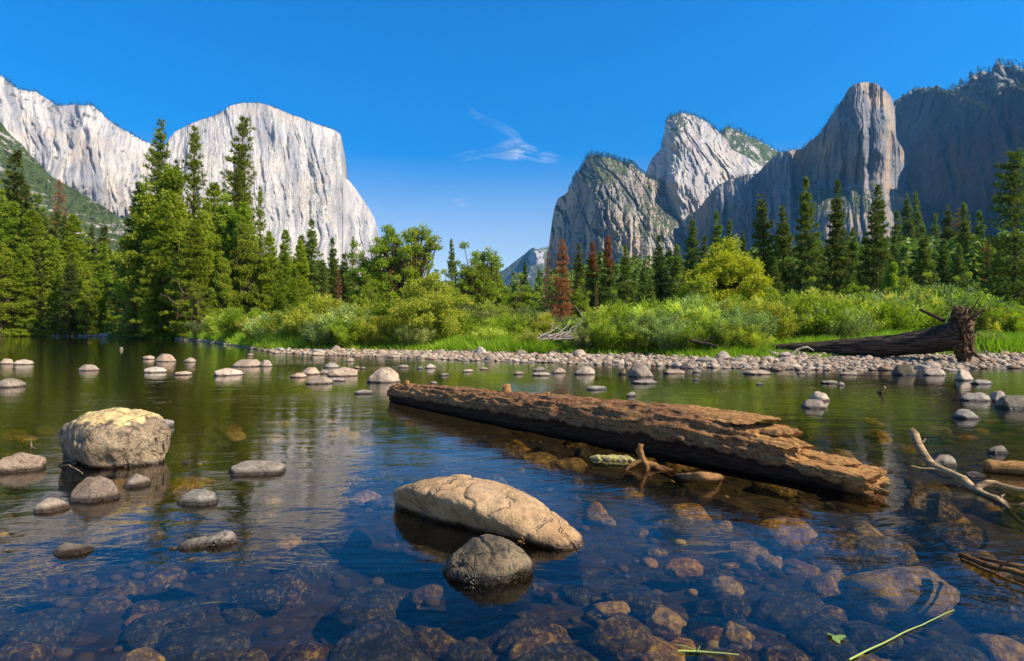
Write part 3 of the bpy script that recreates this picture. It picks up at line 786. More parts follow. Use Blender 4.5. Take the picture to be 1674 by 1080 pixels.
KINDNAME = {'pine': 'pine_tree', 'fir': 'fir_tree', 'cedar': 'cedar_tree', 'rust': 'dead_conifer', 'gaunt': 'thin_conifer', 'oldpine': 'pine_tree', 'oak': 'broadleaf_tree', 'aspen': 'slender_tree', 'lime': 'yellow_tree', 'round': 'round_bush', 'willow': 'willow_bush', 'sprout': 'willow_shoots'}
CAT = {'pine_tree': 'pine tree', 'fir_tree': 'conifer', 'cedar_tree': 'conifer', 'dead_conifer': 'dead tree', 'thin_conifer': 'conifer', 'broadleaf_tree': 'tree', 'slender_tree': 'tree', 'yellow_tree': 'tree', 'round_bush': 'bush', 'willow_bush': 'bush', 'willow_shoots': 'shrub'}
GRP = {'pine_tree': 'tall pines behind the river bank', 'fir_tree': 'dark firs behind the river bank', 'cedar_tree': 'bright green conifers along the river', 'dead_conifer': 'rust brown dead conifers', 'thin_conifer': 'gaunt thin conifers', 'broadleaf_tree': 'leafy trees by the river', 'slender_tree': 'slender leafy trees', 'yellow_tree': 'yellow green trees', 'round_bush': 'round bushes on the bank', 'willow_bush': 'willow bushes along the gravel bar', 'willow_shoots': 'low willow shoots at the edge of the gravel'}

def plant(key, px, ytop, D, label, wide=1.0, turn=None):
    cm, tm, hh, ww, names = PROTO[key]
    kn = KINDNAME[key.rstrip('0123456789') if key != 'rusttop' else 'rust']
    x = (px - HX) / F * D
    z0 = float(H(x, D)) - 0.05
    zt = CAMH + (HY - ytop) / F * D
    s = (zt - z0) / hh
    wide *= rnd.uniform(.9, 1.12)
    r = bpy.data.objects.new(kn, None)
    r.empty_display_size = .3
    r.location = (x, D, z0)
    r.rotation_euler = (rnd.uniform(-.025, .025), rnd.uniform(-.025, .025), rnd.random() * 6.28 if turn is None else turn)
    r.scale = (s * wide, s * wide, s)
    COL.objects.link(r)
    link(names[1], tm, r)
    link(names[0], cm, r)
    tag(r, label, CAT[kn], GRP[kn])
    return r

# (prototype, px, top py, distance, width factor, label)
TREES = [
 # far left wood
 ('cedar0', -30, 270, 118, 1.1, 'bright conifer cut off by the left edge of the photo, rising highest there'),
 ('fir1', 14, 246, 125, 1.0, 'tall dark fir nearest the left edge below the talus slope'),
 ('cedar1', 22, 330, 113, 1.15, 'bright green conifer at left edge in front of the tall dark fir'),
 ('cedar0', 55, 345, 114, 1.1, 'bright pointed conifer second from left edge'),
 ('fir0', 38, 300, 135, .9, 'dark fir tip between the two leftmost bright conifers'),
 ('oak1', 2, 395, 108, 1.2, 'low olive leafy tree at the waterline in the left corner of the wood'),
 ('cedar1', 82, 388, 112, 1.0, 'shorter bright conifer left of the paired fir tops'),
 ('fir2', 104, 352, 120, .9, 'dark fir, left one of the paired tops below the scree'),
 ('cedar0', 128, 352, 122, .95, 'mid green conifer, right one of the paired tops below the scree'),
 ('fir1', 112, 415, 110, 1.0, 'short dark fir at the water in front of the paired tops'),
 ('fir0', 150, 372, 128, .8, 'slim fir with a grey green top left of the rusty pine'),
 ('cedar1', 168, 395, 114, .9, 'bright green conifer just left of the rusty brown tree'),
 ('oak0', 140, 460, 110, .9, 'small yellowish leafy tree by bare trunks at the left shore'),
 ('cedar0', 188, 445, 112, .8, 'small bright conifer against the dark grove edge'),
 ('fir3', 70, 420, 111, 1.2, 'squat dark fir near the waterline at far left'),
 ('fir2', 66, 318, 140, 1.0, 'dark fir crown behind the second bright conifer from the left'),
 ('fir0', 88, 345, 138, 1.0, 'dark fir crown just left of the paired tops'),
 ('cedar0', 112, 385, 118, 1.1, 'bright conifer filling the gap between the paired tops'),
 ('fir2', 165, 370, 135, 1.1, 'broad dark fir behind the conifer left of the rusty tree'),
 ('cedar1', 38, 400, 110, 1.2, 'bright conifer low at the waterline, third from the left edge'),
 ('rust0', 202, 386, 106, .95, 'rusty brown conifer beside the left edge of the big grove'),
 ('rust0', 93, 292, 400, .8, 'small rusty pine alone high on the left scrub slope'),
 # big grove left
 ('pine0', 257, 196, 96, .95, 'tallest open pine of the grove, leftmost of the three spires'),
 ('pine1', 313, 206, 97, .80, 'narrow pine, middle one of the three spires'),
 ('pine2', 376, 190, 96, .95, 'broad tall pine, right one of the three spires'),
 ('pine1', 288, 262, 100, .6, 'slim pine tip between the left and middle spires'),
 ('pine1', 425, 306, 98, .62, 'slim pine right of the three spires before the white cliff'),
 ('pine0', 398, 250, 100, .7, 'second pine tip crowded against the right spire'),
 ('oak0', 243, 300, 88, .95, 'tall leafy tree at the left side of the grove with a dark base'),
 ('oak1', 285, 275, 90, 1.0, 'bright leafy tree in the grove below the left spire'),
 ('oak2', 330, 325, 87, .85, 'wide leafy tree in the middle of the grove'),
 ('oak0', 378, 318, 88, .85, 'leafy tree of the grove below the right spire'),
 ('oak1', 405, 365, 84, .9, 'yellow green leafy tree at the right side of the grove'),
 ('oak2', 222, 380, 92, .7, 'lower leafy tree against the rusty conifer'),
 ('oak2', 300, 400, 82, .8, 'lower leafy tree at the foot of the grove, in front'),
 ('oak0', 360, 410, 80, .8, 'lower leafy tree at the right foot of the grove'),
 ('fir2', 228, 440, 86, 1.1, 'very dark fir at the shaded waterline of the grove'),
 ('fir3', 270, 420, 86, 1.2, 'dark fir inside the shade of the grove, near the shore'),
 ('aspen1', 322, 460, 72, .9, 'small yellowish sapling tree before the dark shade of the grove'),
 ('cedar1', 262, 330, 84, 1.0, 'bright pointed conifer on the left front of the grove'),
 ('cedar0', 318, 360, 80, 1.0, 'bright pointed conifer in the front centre of the grove'),
 ('cedar1', 352, 300, 92, .9, 'bright pointed conifer between the middle and right spires'),
 ('cedar0', 395, 330, 86, .9, 'bright pointed conifer under the second pine tip'),
 ('fir0', 232, 300, 98, .9, 'dark fir shoulder left of the leftmost spire'),
 # middle left
 ('cedar0', 442, 378, 84, .75, 'bright conifer at the right flank of the grove, left of three'),
 ('cedar1', 464, 376, 86, .75, 'bright conifer at the right flank of the grove, middle of three'),
 ('cedar0', 488, 392, 83, .7, 'bright conifer at the right flank of the grove, right of three'),
 ('fir0', 497, 385, 96, 1.0, 'fir crowding the left side of the full dark fir'),
 ('fir2', 560, 415, 92, 1.1, 'low broad fir between the narrow fir and the slim pine'),
 ('fir0', 595, 425, 92, 1.0, 'low fir right of the slim pine at the foot of the cliff'),
 ('fir2', 511, 359, 92, .95, 'full dark green fir before the sheer white cliff'),
 ('fir1', 545, 388, 96, .75, 'narrow fir between two larger firs under the white cliff'),
 ('pine1', 578, 386, 90, .66, 'slim pine before the right shoulder of the white cliff'),
 ('cedar1', 455, 440, 72, 1.1, 'rounded bright green conifer low in front of the trio'),
 ('cedar0', 478, 455, 70, 1.1, 'low bright green conifer above the willow thicket'),
 ('rust0', 555, 440, 88, .7, 'small brown conifer under the narrow fir'),
 ('fir3', 528, 425, 86, 1.0, 'shorter fir at the right foot of the full dark fir'),
 ('aspen0', 618, 368, 74, 1.0, 'slender leafy tree with open crown at the cliff edge'),
 ('aspen1', 645, 372, 74, 1.1, 'open crowned leafy tree with horizontal limbs, left of the sky gap'),
 ('aspen1', 680, 366, 76, 1.1, 'bluish thin leafy tree standing alone against the sky'),
 ('rust0', 640, 440, 72, .8, 'brownish low conifer below the open crowned trees'),
 ('rust0', 700, 424, 80, .7, 'small rust tipped conifer right of the thin bluish tree'),
 ('oak1', 600, 450, 68, .8, 'dull green leafy tree between slim pine and open crowned trees'),
 ('fir0', 742, 391, 95, .6, 'bluish fir tip left of the yellowish leafy tree'),
 ('aspen0', 768, 396, 62, 1.15, 'yellowish leafy tree in the centre against the sky'),
 ('aspen1', 792, 404, 64, 1.0, 'thin crowned tree right beside the central yellowish tree'),
 ('rust0', 808, 414, 80, .5, 'thin golden spire right of the central trees'),
 ('aspen0', 735, 440, 56, 1.0, 'mid green leafy tree between round willow and central trees'),
 ('oak2', 815, 445, 66, .7, 'dark green leafy tree below the golden spire'),
 ('aspen0', 850, 448, 52, 1.2, 'broad dark leafy tree before the distant blue ridge'),
 ('fir3', 857, 424, 120, .6, 'small fir tip before the distant blue ridge'),
 ('fir3', 880, 436, 120, .5, 'tiny fir beside the pale distant spire'),
 ('rust0', 893, 410, 90, .55, 'thin brown conifer left of the big rusty one'),
 ('rust1', 919, 392, 76, .95, 'big rust brown dead conifer in the middle of the photo'),
 ('fir1', 947, 398, 92, .8, 'green fir right behind the big rusty conifer'),
 ('aspen0', 950, 455, 66, .8, 'low leafy tree at the right foot of the big rusty conifer'),
 ('rusttop', 971, 396, 88, .8, 'fir with a brown dead top, left of two such'),
 ('rusttop', 993, 385, 86, .9, 'fir with a brown dead top, right of two such'),
 ('rust0', 975, 462, 80, .5, 'small brown sapling between the brown topped firs'),
 ('fir0', 1021, 400, 90, .75, 'green fir just right of the brown topped firs'),
 ('fir2', 1052, 425, 84, .8, 'shorter fir under the shaded rock wall'),
 ('fir1', 1082, 385, 92, .8, 'fir, left of three below the green saddle'),
 ('fir0', 1104, 400, 90, .85, 'fir, middle of three below the green saddle'),
 ('fir3', 1131, 353, 98, .85, 'fir, tallest of three below the green saddle'),
 ('fir2', 1150, 385, 92, .75, 'short fir tucked left of the forked pair'),
 ('fir1', 1178, 345, 94, .85, 'tall fir just left of the yellow green tree'),
 ('fir0', 1196, 360, 96, .7, 'slim fir rising behind the yellow green tree'),
 ('fir3', 1215, 380, 96, .7, 'short fir at the right shoulder of the yellow green tree'),
 ('lime0', 1192, 388, 52, 1.12, 'large bright yellow green tree above the willows'),
 ('aspen0', 1135, 430, 56, 1.0, 'fresh green leafy tree left of the big yellow green one'),
 ('fir3', 1065, 450, 74, 1.0, 'low dark fir behind the pale willows'),
 ('fir0', 1035, 470, 70, 1.0, 'low fir poking from the willows right of the dead top pair'),
 # right dark conifers
 ('fir3', 1252, 318, 72, .95, 'dark fir, first of the tall row right of the yellow green tree'),
 ('fir0', 1283, 336, 74, .75, 'narrow dark fir, second of the tall row on the right'),
 ('fir2', 1316, 291, 70, .78, 'tallest fir of the right row before the granite buttress'),
 ('fir1', 1366, 295, 70, .72, 'dark fir right of the tallest one, before the buttress foot'),
 ('fir0', 1393, 372, 76, .7, 'shorter fir between the two tall ones before the buttress'),
 ('fir2', 1432, 303, 70, .82, 'broad tall fir under the right sunlit strip of the buttress'),
 ('fir3', 1342, 400, 78, 1.0, 'dark filler fir behind the tallest pair'),
 ('fir1', 1268, 420, 66, 1.0, 'low dark fir behind the right side of the yellow green tree'),
 ('fir2', 1460, 385, 90, .9, 'mid height fir right of the broad tall fir'),
 ('fir1', 1515, 369, 88, .85, 'fir on its own before the dark wall base'),
 ('fir3', 1482, 320, 240, .7, 'hazy distant fir at the corner of the buttress foot'),
 ('fir0', 1500, 315, 260, .6, 'hazy distant fir right of the buttress corner'),
 ('fir1', 1470, 345, 230, .7, 'faint distant fir left of the hazy pair'),
 ('fir2', 1525, 350, 260, .7, 'distant dark fir against the shaded wall, left of the slim trio'),
 ('fir3', 1549, 338, 150, .75, 'slim distant fir, left one of the trio'),
 ('gaunt0', 1563, 340, 140, .8, 'gaunt brownish thin conifer, middle of the trio'),
 ('fir0', 1582, 332, 100, .72, 'tall dark fir, right one of the slim trio'),
 ('fir1', 1604, 345, 115, .75, 'dark fir between slim trio and brown gaunt tree'),
 ('gaunt0', 1613, 385, 96, .9, 'gaunt conifer with brown twigs near right edge'),
 ('fir2', 1540, 392, 92, .9, 'shorter dark fir in front of the slim trio'),
 ('fir0', 1570, 400, 90, .9, 'short dark fir left of the small round tree'),
 ('oldpine', 1660, 246, 50, .92, 'big close old pine with layered limbs at the right edge'),
 ('oldpine', 1700, 300, 56, 1.0, 'second old pine cut by the right edge of the photo'),
 ('fir2', 1636, 400, 70, 1.0, 'dark fir left behind the big old pine'),
 ('fir3', 1670, 430, 62, 1.3, 'dark low fir at the foot of the big old pine'),
 ('oak1', 1462, 428, 58, 1.0, 'rounded bright green tree before the broad tall fir'),
 ('aspen0', 1508, 445, 50, 1.2, 'fresh green bushy tree above the fallen trunk'),
 ('aspen0', 1588, 445, 56, .9, 'small round green tree left of the big old pine'),
 ('aspen0', 522, 466, 48, .8, 'taller pale leafy tree standing out of the willows under the white cliff'),
 ('aspen1', 607, 462, 46, .9, 'taller pale leafy tree left of the big round willow'),
 ('aspen0', 1010, 474, 44, 1.0, 'taller leafy tree poking from the willows below the brown topped firs'),
 ('aspen1', 1142, 452, 46, 1.0, 'thin leafy tree left below the yellow green tree'),
 ('aspen0', 1338, 452, 47, 1.1, 'fresh leafy tree rising in front of the tallest fir'),
 ('aspen1', 1400, 462, 46, 1.1, 'thin leafy tree between the tall firs on the right'),
 ('aspen0', 1556, 452, 46, 1.0, 'leafy tree behind the upturned roots'),
 ('aspen0', 1640, 465, 50, 1.1, 'low dark green tree under the big old pine'),
]

def bank_y(px):
    return np.interp(px, PXT, DWT) + np.interp(px, PXT, BWT)

def landmark(px):
    for a_, b_, s in [(0, 330, 'before the dark grove'), (330, 425, 'below the tall pine spires'), (425, 500, 'below the bright conifer trio'), (500, 600, 'below the sheer white cliff'), (600, 665, 'below the open crowned trees'), (665, 770, 'by the central yellowish tree'), (770, 870, 'below the sky gap'), (870, 945, 'by the big rusty conifer'), (945, 1030, 'below the brown topped firs'), (1030, 1110, 'behind the big round river rock'), (1110, 1180, 'left of the yellow green tree'), (1180, 1240, 'under the yellow green tree'), (1240, 1345, 'behind the thin end of the fallen trunk'), (1345, 1440, 'behind the middle of the fallen trunk'), (1440, 1530, 'behind the thick part of the fallen trunk'), (1530, 1610, 'behind the upturned roots'), (1610, 1900, 'right of the upturned roots')]:
        if a_ <= px < b_:
            return s

# px, top, extra distance behind the bar, kind, width, description
BUSH = [
 (332, 520, 3, 'willow1', 1.3, 'low'), (362, 512, 4, 'willow0', 1.4, 'yellowish low'), (395, 500, 6, 'willow3', 1.3, 'spreading'), (420, 515, 2, 'willow2', 1.3, 'olive low'), (447, 508, 5, 'willow1', 1.3, 'pale'), (470, 520, 1.5, 'willow0', 1.2, 'short leafy'),
 (497, 497, 5, 'willow3', 1.2, 'rounded'), (522, 480, 2.5, 'willow2', 1.15, 'tall olive'), (545, 510, 1.2, 'willow0', 1.1, 'short grey green'), (566, 497, 2.0, 'willow1', 1.1, 'dense'), (592, 505, 3.5, 'willow0', 1.1, 'feathery'), (600, 525, 1.0, 'willow0', 1.1, 'small front'), (620, 482, 4, 'willow3', 1.0, 'tall'),
 (640, 515, 1, 'willow2', 1.0, 'small olive'), (655, 532, .6, 'sprout0', 1.2, 'knee high'), (741, 505, 4, 'willow3', 1.1, 'dark'), (770, 500, 6, 'willow1', 1.2, 'tall loose'), (800, 492, 8, 'willow0', 1.2, 'upright'), (830, 510, 4, 'willow3', 1.2, 'broad'), (862, 500, 6, 'willow1', 1.1, 'upright green'), (800, 530, 1.5, 'sprout1', 1.5, 'sprawling low'), (868, 535, .9, 'sprout0', 1.3, 'small'),
 (893, 510, 5, 'willow2', 1.2, 'olive'), (925, 515, 6, 'willow1', 1.2, 'half hidden'), (945, 520, 2.2, 'willow0', 1.0, 'loose'), (965, 512, 3, 'willow1', 1.0, 'broad pale'), (985, 500, 2, 'willow0', 1.1, 'pale tall'), (1008, 496, 3, 'willow3', 1.0, 'tall bright'), (1025, 512, 1.2, 'willow1', 1.0, 'front'), (1048, 500, 2.5, 'willow0', 1.0, 'upright'), (1072, 488, 4.5, 'willow3', 1.0, 'tall'), (1090, 505, 1.6, 'willow1', 1.0, 'dense front'),
 (1112, 495, 3.0, 'willow0', 1.1, 'pale'), (1135, 482, 5, 'willow1', 1.1, 'tall'), (1155, 500, 2.0, 'willow0', 1.0, 'narrow'), (1170, 478, 6, 'willow3', 1.1, 'tall bright'), (1195, 490, 3, 'willow0', 1.1, 'upright'), (1215, 500, 2.0, 'willow1', 1.0, 'dense'), (1235, 485, 5, 'willow0', 1.1, 'tall pale'), (1262, 492, 4, 'willow2', 1.1, 'yellowish'), (1285, 498, 5.5, 'willow1', 1.1, 'loose'), (1312, 478, 6, 'willow3', 1.1, 'tall'), (1335, 472, 7, 'willow0', 1.1, 'tallest'),
 (1358, 495, 5, 'willow1', 1.2, 'broad'), (1385, 482, 7, 'willow3', 1.1, 'tall'), (1410, 490, 6, 'willow0', 1.1, 'bright'), (1435, 478, 8, 'willow1', 1.2, 'tall dense'), (1462, 490, 6, 'willow3', 1.1, 'broad'), (1488, 470, 8, 'willow0', 1.1, 'tall fresh green'), (1512, 462, 8, 'willow1', 1.2, 'tallest green'), (1530, 485, 6, 'willow0', 1.0, 'rounded'), (1552, 475, 8, 'willow3', 1.1, 'tall'), (1578, 495, 6, 'willow1', 1.1, 'half hidden'),
 (1612, 500, 5, 'willow2', 1.1, 'olive'), (1640, 497, 5, 'willow3', 1.2, 'broad olive'), (1665, 510, 4, 'willow2', 1.1, 'low olive'), (1700, 495, 5, 'willow0', 1.2, 'edge'),
 (530, 515, .4, 'willow1', 1.0, 'front olive'), (575, 520, .4, 'willow3', 1.0, 'front leafy'), (610, 515, .6, 'willow2', 1.0, 'front golden'), (680, 525, .5, 'willow1', 1.0, 'front shaded'), (960, 530, .5, 'willow1', 1.0, 'front low'), (1000, 520, .4, 'willow3', 1.0, 'front bright'), (1038, 525, .5, 'willow0', 1.0, 'front narrow'), (1100, 520, .4, 'willow1', 1.0, 'front leafy'), (1125, 528, .5, 'willow3', 1.0, 'front low'), (1185, 522, .5, 'willow0', 1.0, 'front pale'), (1228, 530, .6, 'willow2', 1.0, 'front olive'), (1620, 540, .6, 'willow1', 1.0, 'front low'),
 (1150, 545, .8, 'sprout0', 1.2, 'small'), (1216, 548, .8, 'sprout1', 1.3, 'small'), (985, 545, .8, 'sprout1', 1.3, 'small'), (1060, 545, .7, 'sprout0', 1.3, 'small'), (935, 550, .6, 'sprout0', 1.0, 'tiny'), (508, 540, .7, 'sprout1', 1.2, 'small'), (560, 545, .5, 'sprout0', 1.2, 'small'),
]

def plants():
    plants_protos()
    for key, px, yt, D, wd, lab in TREES:
        plant(key, px, yt, D, lab, wd)
    plant('round0', 700, 449, 38.5, 'big round yellow olive willow in the centre of the bank', 1.0)
    plant('round1', 655, 478, 40, 'rounded green bush at the left side of the big round willow', .9)
    plant('round1', 1280, 470, 42, 'rounded green bush right of the yellow green tree', 1.0)
    plant('round1', 1468, 455, 44, 'round green bush behind the thick part of the fallen trunk', 1.0)
    # extra willows leaning over the grass so that the thicket reaches the gravel in places
    seen = set()
    for px, yt, ex, key, wd, desc in sorted(BUSH, key=lambda b: b[0]):
        kind = 'willow shoots' if key.startswith('sprout') else 'willow'
        lab = '%s %s %s' % (desc, kind, landmark(px))
        k = 0
        while lab in seen:
            k += 1
            lab = '%s %s %s, %s one' % (desc, kind, landmark(px), ['right hand', 'rear'][k - 1])
        seen.add(lab)
        plant(key, px, yt, bank_y(px) + ex, lab, wd)
    # low filler wood behind everything: thousands of far trees that read as one dark mass
    global rng
    rng = np.random.default_rng(5)
    mb = MB()
    n = 2700
    for i in range(n):
        px = rng.uniform(-250, 1950) if i < 2300 else (rng.uniform(-1300, -250) if i % 2 else rng.uniform(1950, 3000))
        D = 95 + 230 * rng.random() ** 1.6 if px > 430 else rng.uniform(135, 330)
        x = (px - HX) / F * D
        z0 = float(H(x, D))
        top = np.interp(px, [-250, 200, 430, 600, 720, 870, 930, 1200, 1450, 1950], [425, 435, 435, 462, 474, 478, 450, 432, 412, 400]) + rng.normal() * 14
        h = max(3.0, CAMH + (HY - top) / F * D - z0)
        h = min(h, 34)
        w = h * rng.uniform(.13, .2)
        m = 230
        q = rng.random(m) ** .8
        th = rng.random(m) * 6.28
        rr = w * (1 - q) * rng.uniform(.4, 1.1, m) + .1
        c = np.stack([x + rr * np.cos(th), D + rr * np.sin(th), z0 + h * (.03 + .97 * q)], -1)
        d = np.stack([np.cos(th), np.sin(th), -0.35 + 0 * th], -1) + rng.normal(size=(m, 3)) * .35
        tris(mb, c, d, h * .075 * rng.uniform(.6, 1.4, m), h * .018, np.clip(rng.random() * .5 + .4 * rng.random(m), 0, 1))
    tag(mb.build('forest', L_FIR, smooth=False), 'dark forest filling the valley floor behind the nearer trees', kind='stuff')

def mountain_trees():
    """scattered far conifers and scrub on ledges, slopes and rims: one mass"""
    global rng
    rng = np.random.default_rng(8)
    mb = MB()
    def put(key, n, x0, x1, y0, y1, hs=(14, 30), rim=False, keep=None):
        PX, PY, P = MTN[key]
        nv, nu = PX.shape
        cnt = 0
        for _ in range(n * 40):
            if cnt >= n: break
            j = nv - 1 - int(rng.random() ** 3 * 5) if rim else int(rng.integers(2, nv - 1))
            i = int(rng.integers(1, nu - 1))
            if not (x0 <= PX[j, i] <= x1 and y0 <= PY[j, i] <= y1): continue
            a_ = P[j, i + 1] - P[j, i - 1]
            b_ = P[min(j + 1, nv - 1), i] - P[j - 1, i]
            nn = np.cross(a_, b_)
            nn /= np.linalg.norm(nn) + 1e-9
            if keep is not None and abs(nn[2]) < keep: continue
            cnt += 1
            p = P[j, i]
            h = rng.uniform(*hs)
            m = 26
            q = rng.random(m) ** .8
            th = rng.random(m) * 6.28
            rr = h * .17 * (1 - q) * rng.uniform(.5, 1.1, m)
            c = np.stack([p[0] + rr * np.cos(th), p[1] + rr * np.sin(th), p[2] - 1.5 + h * q], -1)
            d = np.stack([np.cos(th), np.sin(th), -0.1 + 0 * th], -1) + rng.normal(size=(m, 3)) * .4
            tris(mb, c, d, h * .15, h * .06, rng.random() * .5 + .3 * rng.random(m))
    put('cliff1', 260, 0, 240, 0, 300, rim=True, hs=(8, 20))
    put('cliff2', 160, 300, 560, 0, 300, rim=True, hs=(6, 15))
    put('hill3', 1500, -100, 330, 190, 520, hs=(5, 13))
    put('hill3', 300, -100, 330, 190, 520, hs=(12, 24))
    put('cliff5', 300, 1170, 1300, 200, 330, hs=(14, 28))
    put('cliff5', 90, 1170, 1300, 200, 330, rim=True, hs=(16, 30))
    put('cliff6', 130, 1080, 1180, 180, 250, rim=True, hs=(12, 22))
    put('cliff6', 120, 1090, 1150, 184, 250, hs=(12, 22))
    put('cliff7', 320, 930, 1130, 250, 350, rim=True, hs=(12, 24))
    put('cliff7', 500, 930, 1180, 255, 360, hs=(10, 22), keep=.30)
    put('cliff7', 500, 1040, 1200, 300, 400, hs=(10, 20), keep=.25)
    put('cliff8', 120, 1080, 1370, 0, 330, rim=True, hs=(8, 16))
    put('cliff8', 160, 1300, 1560, 310, 450, hs=(18, 34), keep=.3)
    put('cliff8', 90, 1090, 1400, 200, 420, hs=(8, 18), keep=.35)
    put('cliff9', 170, 1550, 1700, 80, 200, hs=(14, 34))
    put('cliff9', 90, 1550, 1700, 80, 200, rim=True, hs=(14, 34))
    put('cliff10', 200, 1460, 1700, 130, 260, rim=True, hs=(12, 26))
    put('cliff10', 700, 1480, 1700, 340, 520, hs=(20, 36))
    tag(mb.build('mountain_forest', leaf_mat('far_needles', (0.022, 0.042, 0.014), (0.10, 0.12, 0.03), trans=.2), smooth=False), 'tiny conifers and scrub dotting the ledges, rims and slopes', kind='stuff')

def grass():
    global rng
    rng = np.random.default_rng(9)
    mb = MB()
    def patch(n, fx, fd, h0, h1, clump=.5):
        px = fx(n)
        D = np.interp(px, PXT, DWT) + np.interp(px, PXT, BWT) + fd(n)
        x = (px - HX) / F * D
        # tussocks
        k = max(8, n // 90)
        ci = rng.integers(0, k, n)
        cx, cyy = x[ci], D[ci]
        x = cx + rng.normal(size=n) * clump
        y = cyy + rng.normal(size=n) * clump
        z = H(x, y)
        ok = z > 0.05
        x, y, z, ci = x[ok], y[ok], z[ok], ci[ok]
        m = len(x)
        hgt = rng.uniform(h0, h1, k)[ci] * rng.uniform(.6, 1.1, m)
        dx, dy = (x - cx[ok]) / clump, (y - cyy[ok]) / clump
        d = np.stack([dx * .35, dy * .35, np.ones(m)], -1) + rng.normal(size=(m, 3)) * .22
        tris(mb, np.stack([x, y, z - .03], -1), d, hgt, .012 + .0006 * y, np.clip(.3 + .5 * rng.random(k)[ci] + .25 * rng.normal(size=m) * .6, 0, 1))
    U = lambda a_, b_: (lambda n: rng.uniform(a_, b_, n))
    patch(16000, U(268, 372), U(-.5, 9), .5, 1.2, .9)
    patch(14000, U(360, 520), U(-.4, 5), .35, .9, .5)
    patch(14000, U(500, 1100), U(-.3, 2.5), .2, .5, .35)
    patch(14000, U(730, 900), U(-.2, 3), .4, .9, .4)
    patch(16000, U(1100, 1240), U(-.4, 3), .2, .5, .35)
    patch(20000, U(1240, 1640), U(1.9, 6), .3, .8, .35)
    patch(1500, U(1255, 1560), U(-.6, 0), .12, .3, .25)
    patch(12000, U(1440, 1540), U(1, 6), .6, 1.1, .4)
    patch(14000, U(1600, 1760), U(-.3, 5), .4, 1.0, .4)
    patch(5000, U(-60, 60), U(-1, 3), .6, 1.4, .9)
    tag(mb.build('grass', L_GRASS, smooth=False), 'bright green grass tufts along the river bank', kind='stuff')
# ------------------------------------------------------------------ stones
def stone_mat(name, a_, b_, speck=0.5, wet=0.035, patch=None, sc=1.0):
    t = NT(name)
    p, w = t.obj(), t.pos()
    big = t.noise(p, 2.2 * sc, 5, 0.6, 0.4)
    mid = t.noise(p, 14 * sc, 5, 0.7)
    fin = t.noise(p, 70 * sc, 3, 0.7)
    r = t.rand()
    c = t.mix(t.ramp(big, [(0.35, 0.0), (0.65, 1.0)]), a_, b_)
    c = t.n('ShaderNodeHueSaturation', ins={'Hue': t.mr(r, 0, 1, 0.49, 0.508), 'Saturation': t.mr(r, 0, 1, 1.2, 0.75), 'Value': t.mr(t.math('FRACT', t.math('MULTIPLY', r, 7.13)), 0, 1, 0.7, 1.2), 'Color': c}).outputs[0]
    c = t.mix(t.math('MULTIPLY', t.ramp(mid, [(0.50, 0.0), (0.62, 1.0)]), speck), c, tuple(x * .30 for x in a_))
    c = t.mix(t.math('MULTIPLY', t.ramp(fin, [(0.42, 1.0), (0.55, 0.0)]), speck * .7), c, tuple(x * .35 for x in a_))
    z = t.sep(w, 2)
    if patch:        # pale dry crown above an old wavy waterline
        edge = t.math('ADD', t.math('SUBTRACT', z, patch[1]), t.math('MULTIPLY', t.math('SUBTRACT', t.noise(t.map(w, (1, 1, .35)), 9, 5, 0.65), 0.5), patch[2]))
        c = t.mix(t.math('MULTIPLY', t.mr(edge, -0.006, 0.012), t.mr(mid, .75, .45)), c, patch[0])
        band = t.math('MULTIPLY', t.mr(edge, -0.20, -0.02), t.mr(edge, 0.004, -0.004))
        c = t.mix(t.math('MULTIPLY', t.math('MULTIPLY', band, 0.75), t.ramp(mid, [(.4, 0.2), (.6, 1.0)])), c, (0.055, 0.042, 0.034))
    zz = t.math('ADD', z, t.math('MULTIPLY', t.math('SUBTRACT', mid, 0.5), 0.05))
    wf = t.mr(zz, wet + 0.02, wet - 0.012)
    c = t.mix(wf, c, t.mix(1.0, c, (0.16, 0.14, 0.12), 'MULTIPLY'))
    rough = t.mr(wf, 0, 1, 0.92, 0.22)
    h = t.math('ADD', t.math('MULTIPLY', mid, 0.7), t.math('MULTIPLY', fin, 0.4))
    ck = t.noise(p, 1.7 * sc, 4, 0.6, 1.0)
    ck = t.mr(t.math('ABSOLUTE', t.math('SUBTRACT', ck, 0.5)), 0.0, 0.012, -0.8, 0.0)
    h = t.math('ADD', h, ck)
    return t.done(t.bsdf(c, rough, t.bump(h, 0.026), 0.4))

S_TAN = stone_mat('tan_stone', (0.46, 0.33, 0.21), (0.62, 0.48, 0.33), .4)
S_GREY = stone_mat('grey_stone', (0.35, 0.275, 0.195), (0.54, 0.45, 0.33), .6)
S_DARK = stone_mat('dark_stone', (0.16, 0.125, 0.08), (0.34, 0.28, 0.17), .8, .05)
S_BROWN = stone_mat('brown_stone', (0.34, 0.235, 0.15), (0.46, 0.34, 0.23), .3)
S_COB = stone_mat('pale_cobble', (0.38, 0.28, 0.19), (0.58, 0.45, 0.31), .5, .02)
S_BIG = stone_mat('boulder_stone', (0.32, 0.22, 0.12), (0.50, 0.37, 0.22), .9, .03, patch=((0.64, 0.46, 0.19), .47, .30), sc=.9)
S_SLAB = stone_mat('slab_stone', (0.48, 0.33, 0.18), (0.60, 0.44, 0.26), .5, .03)

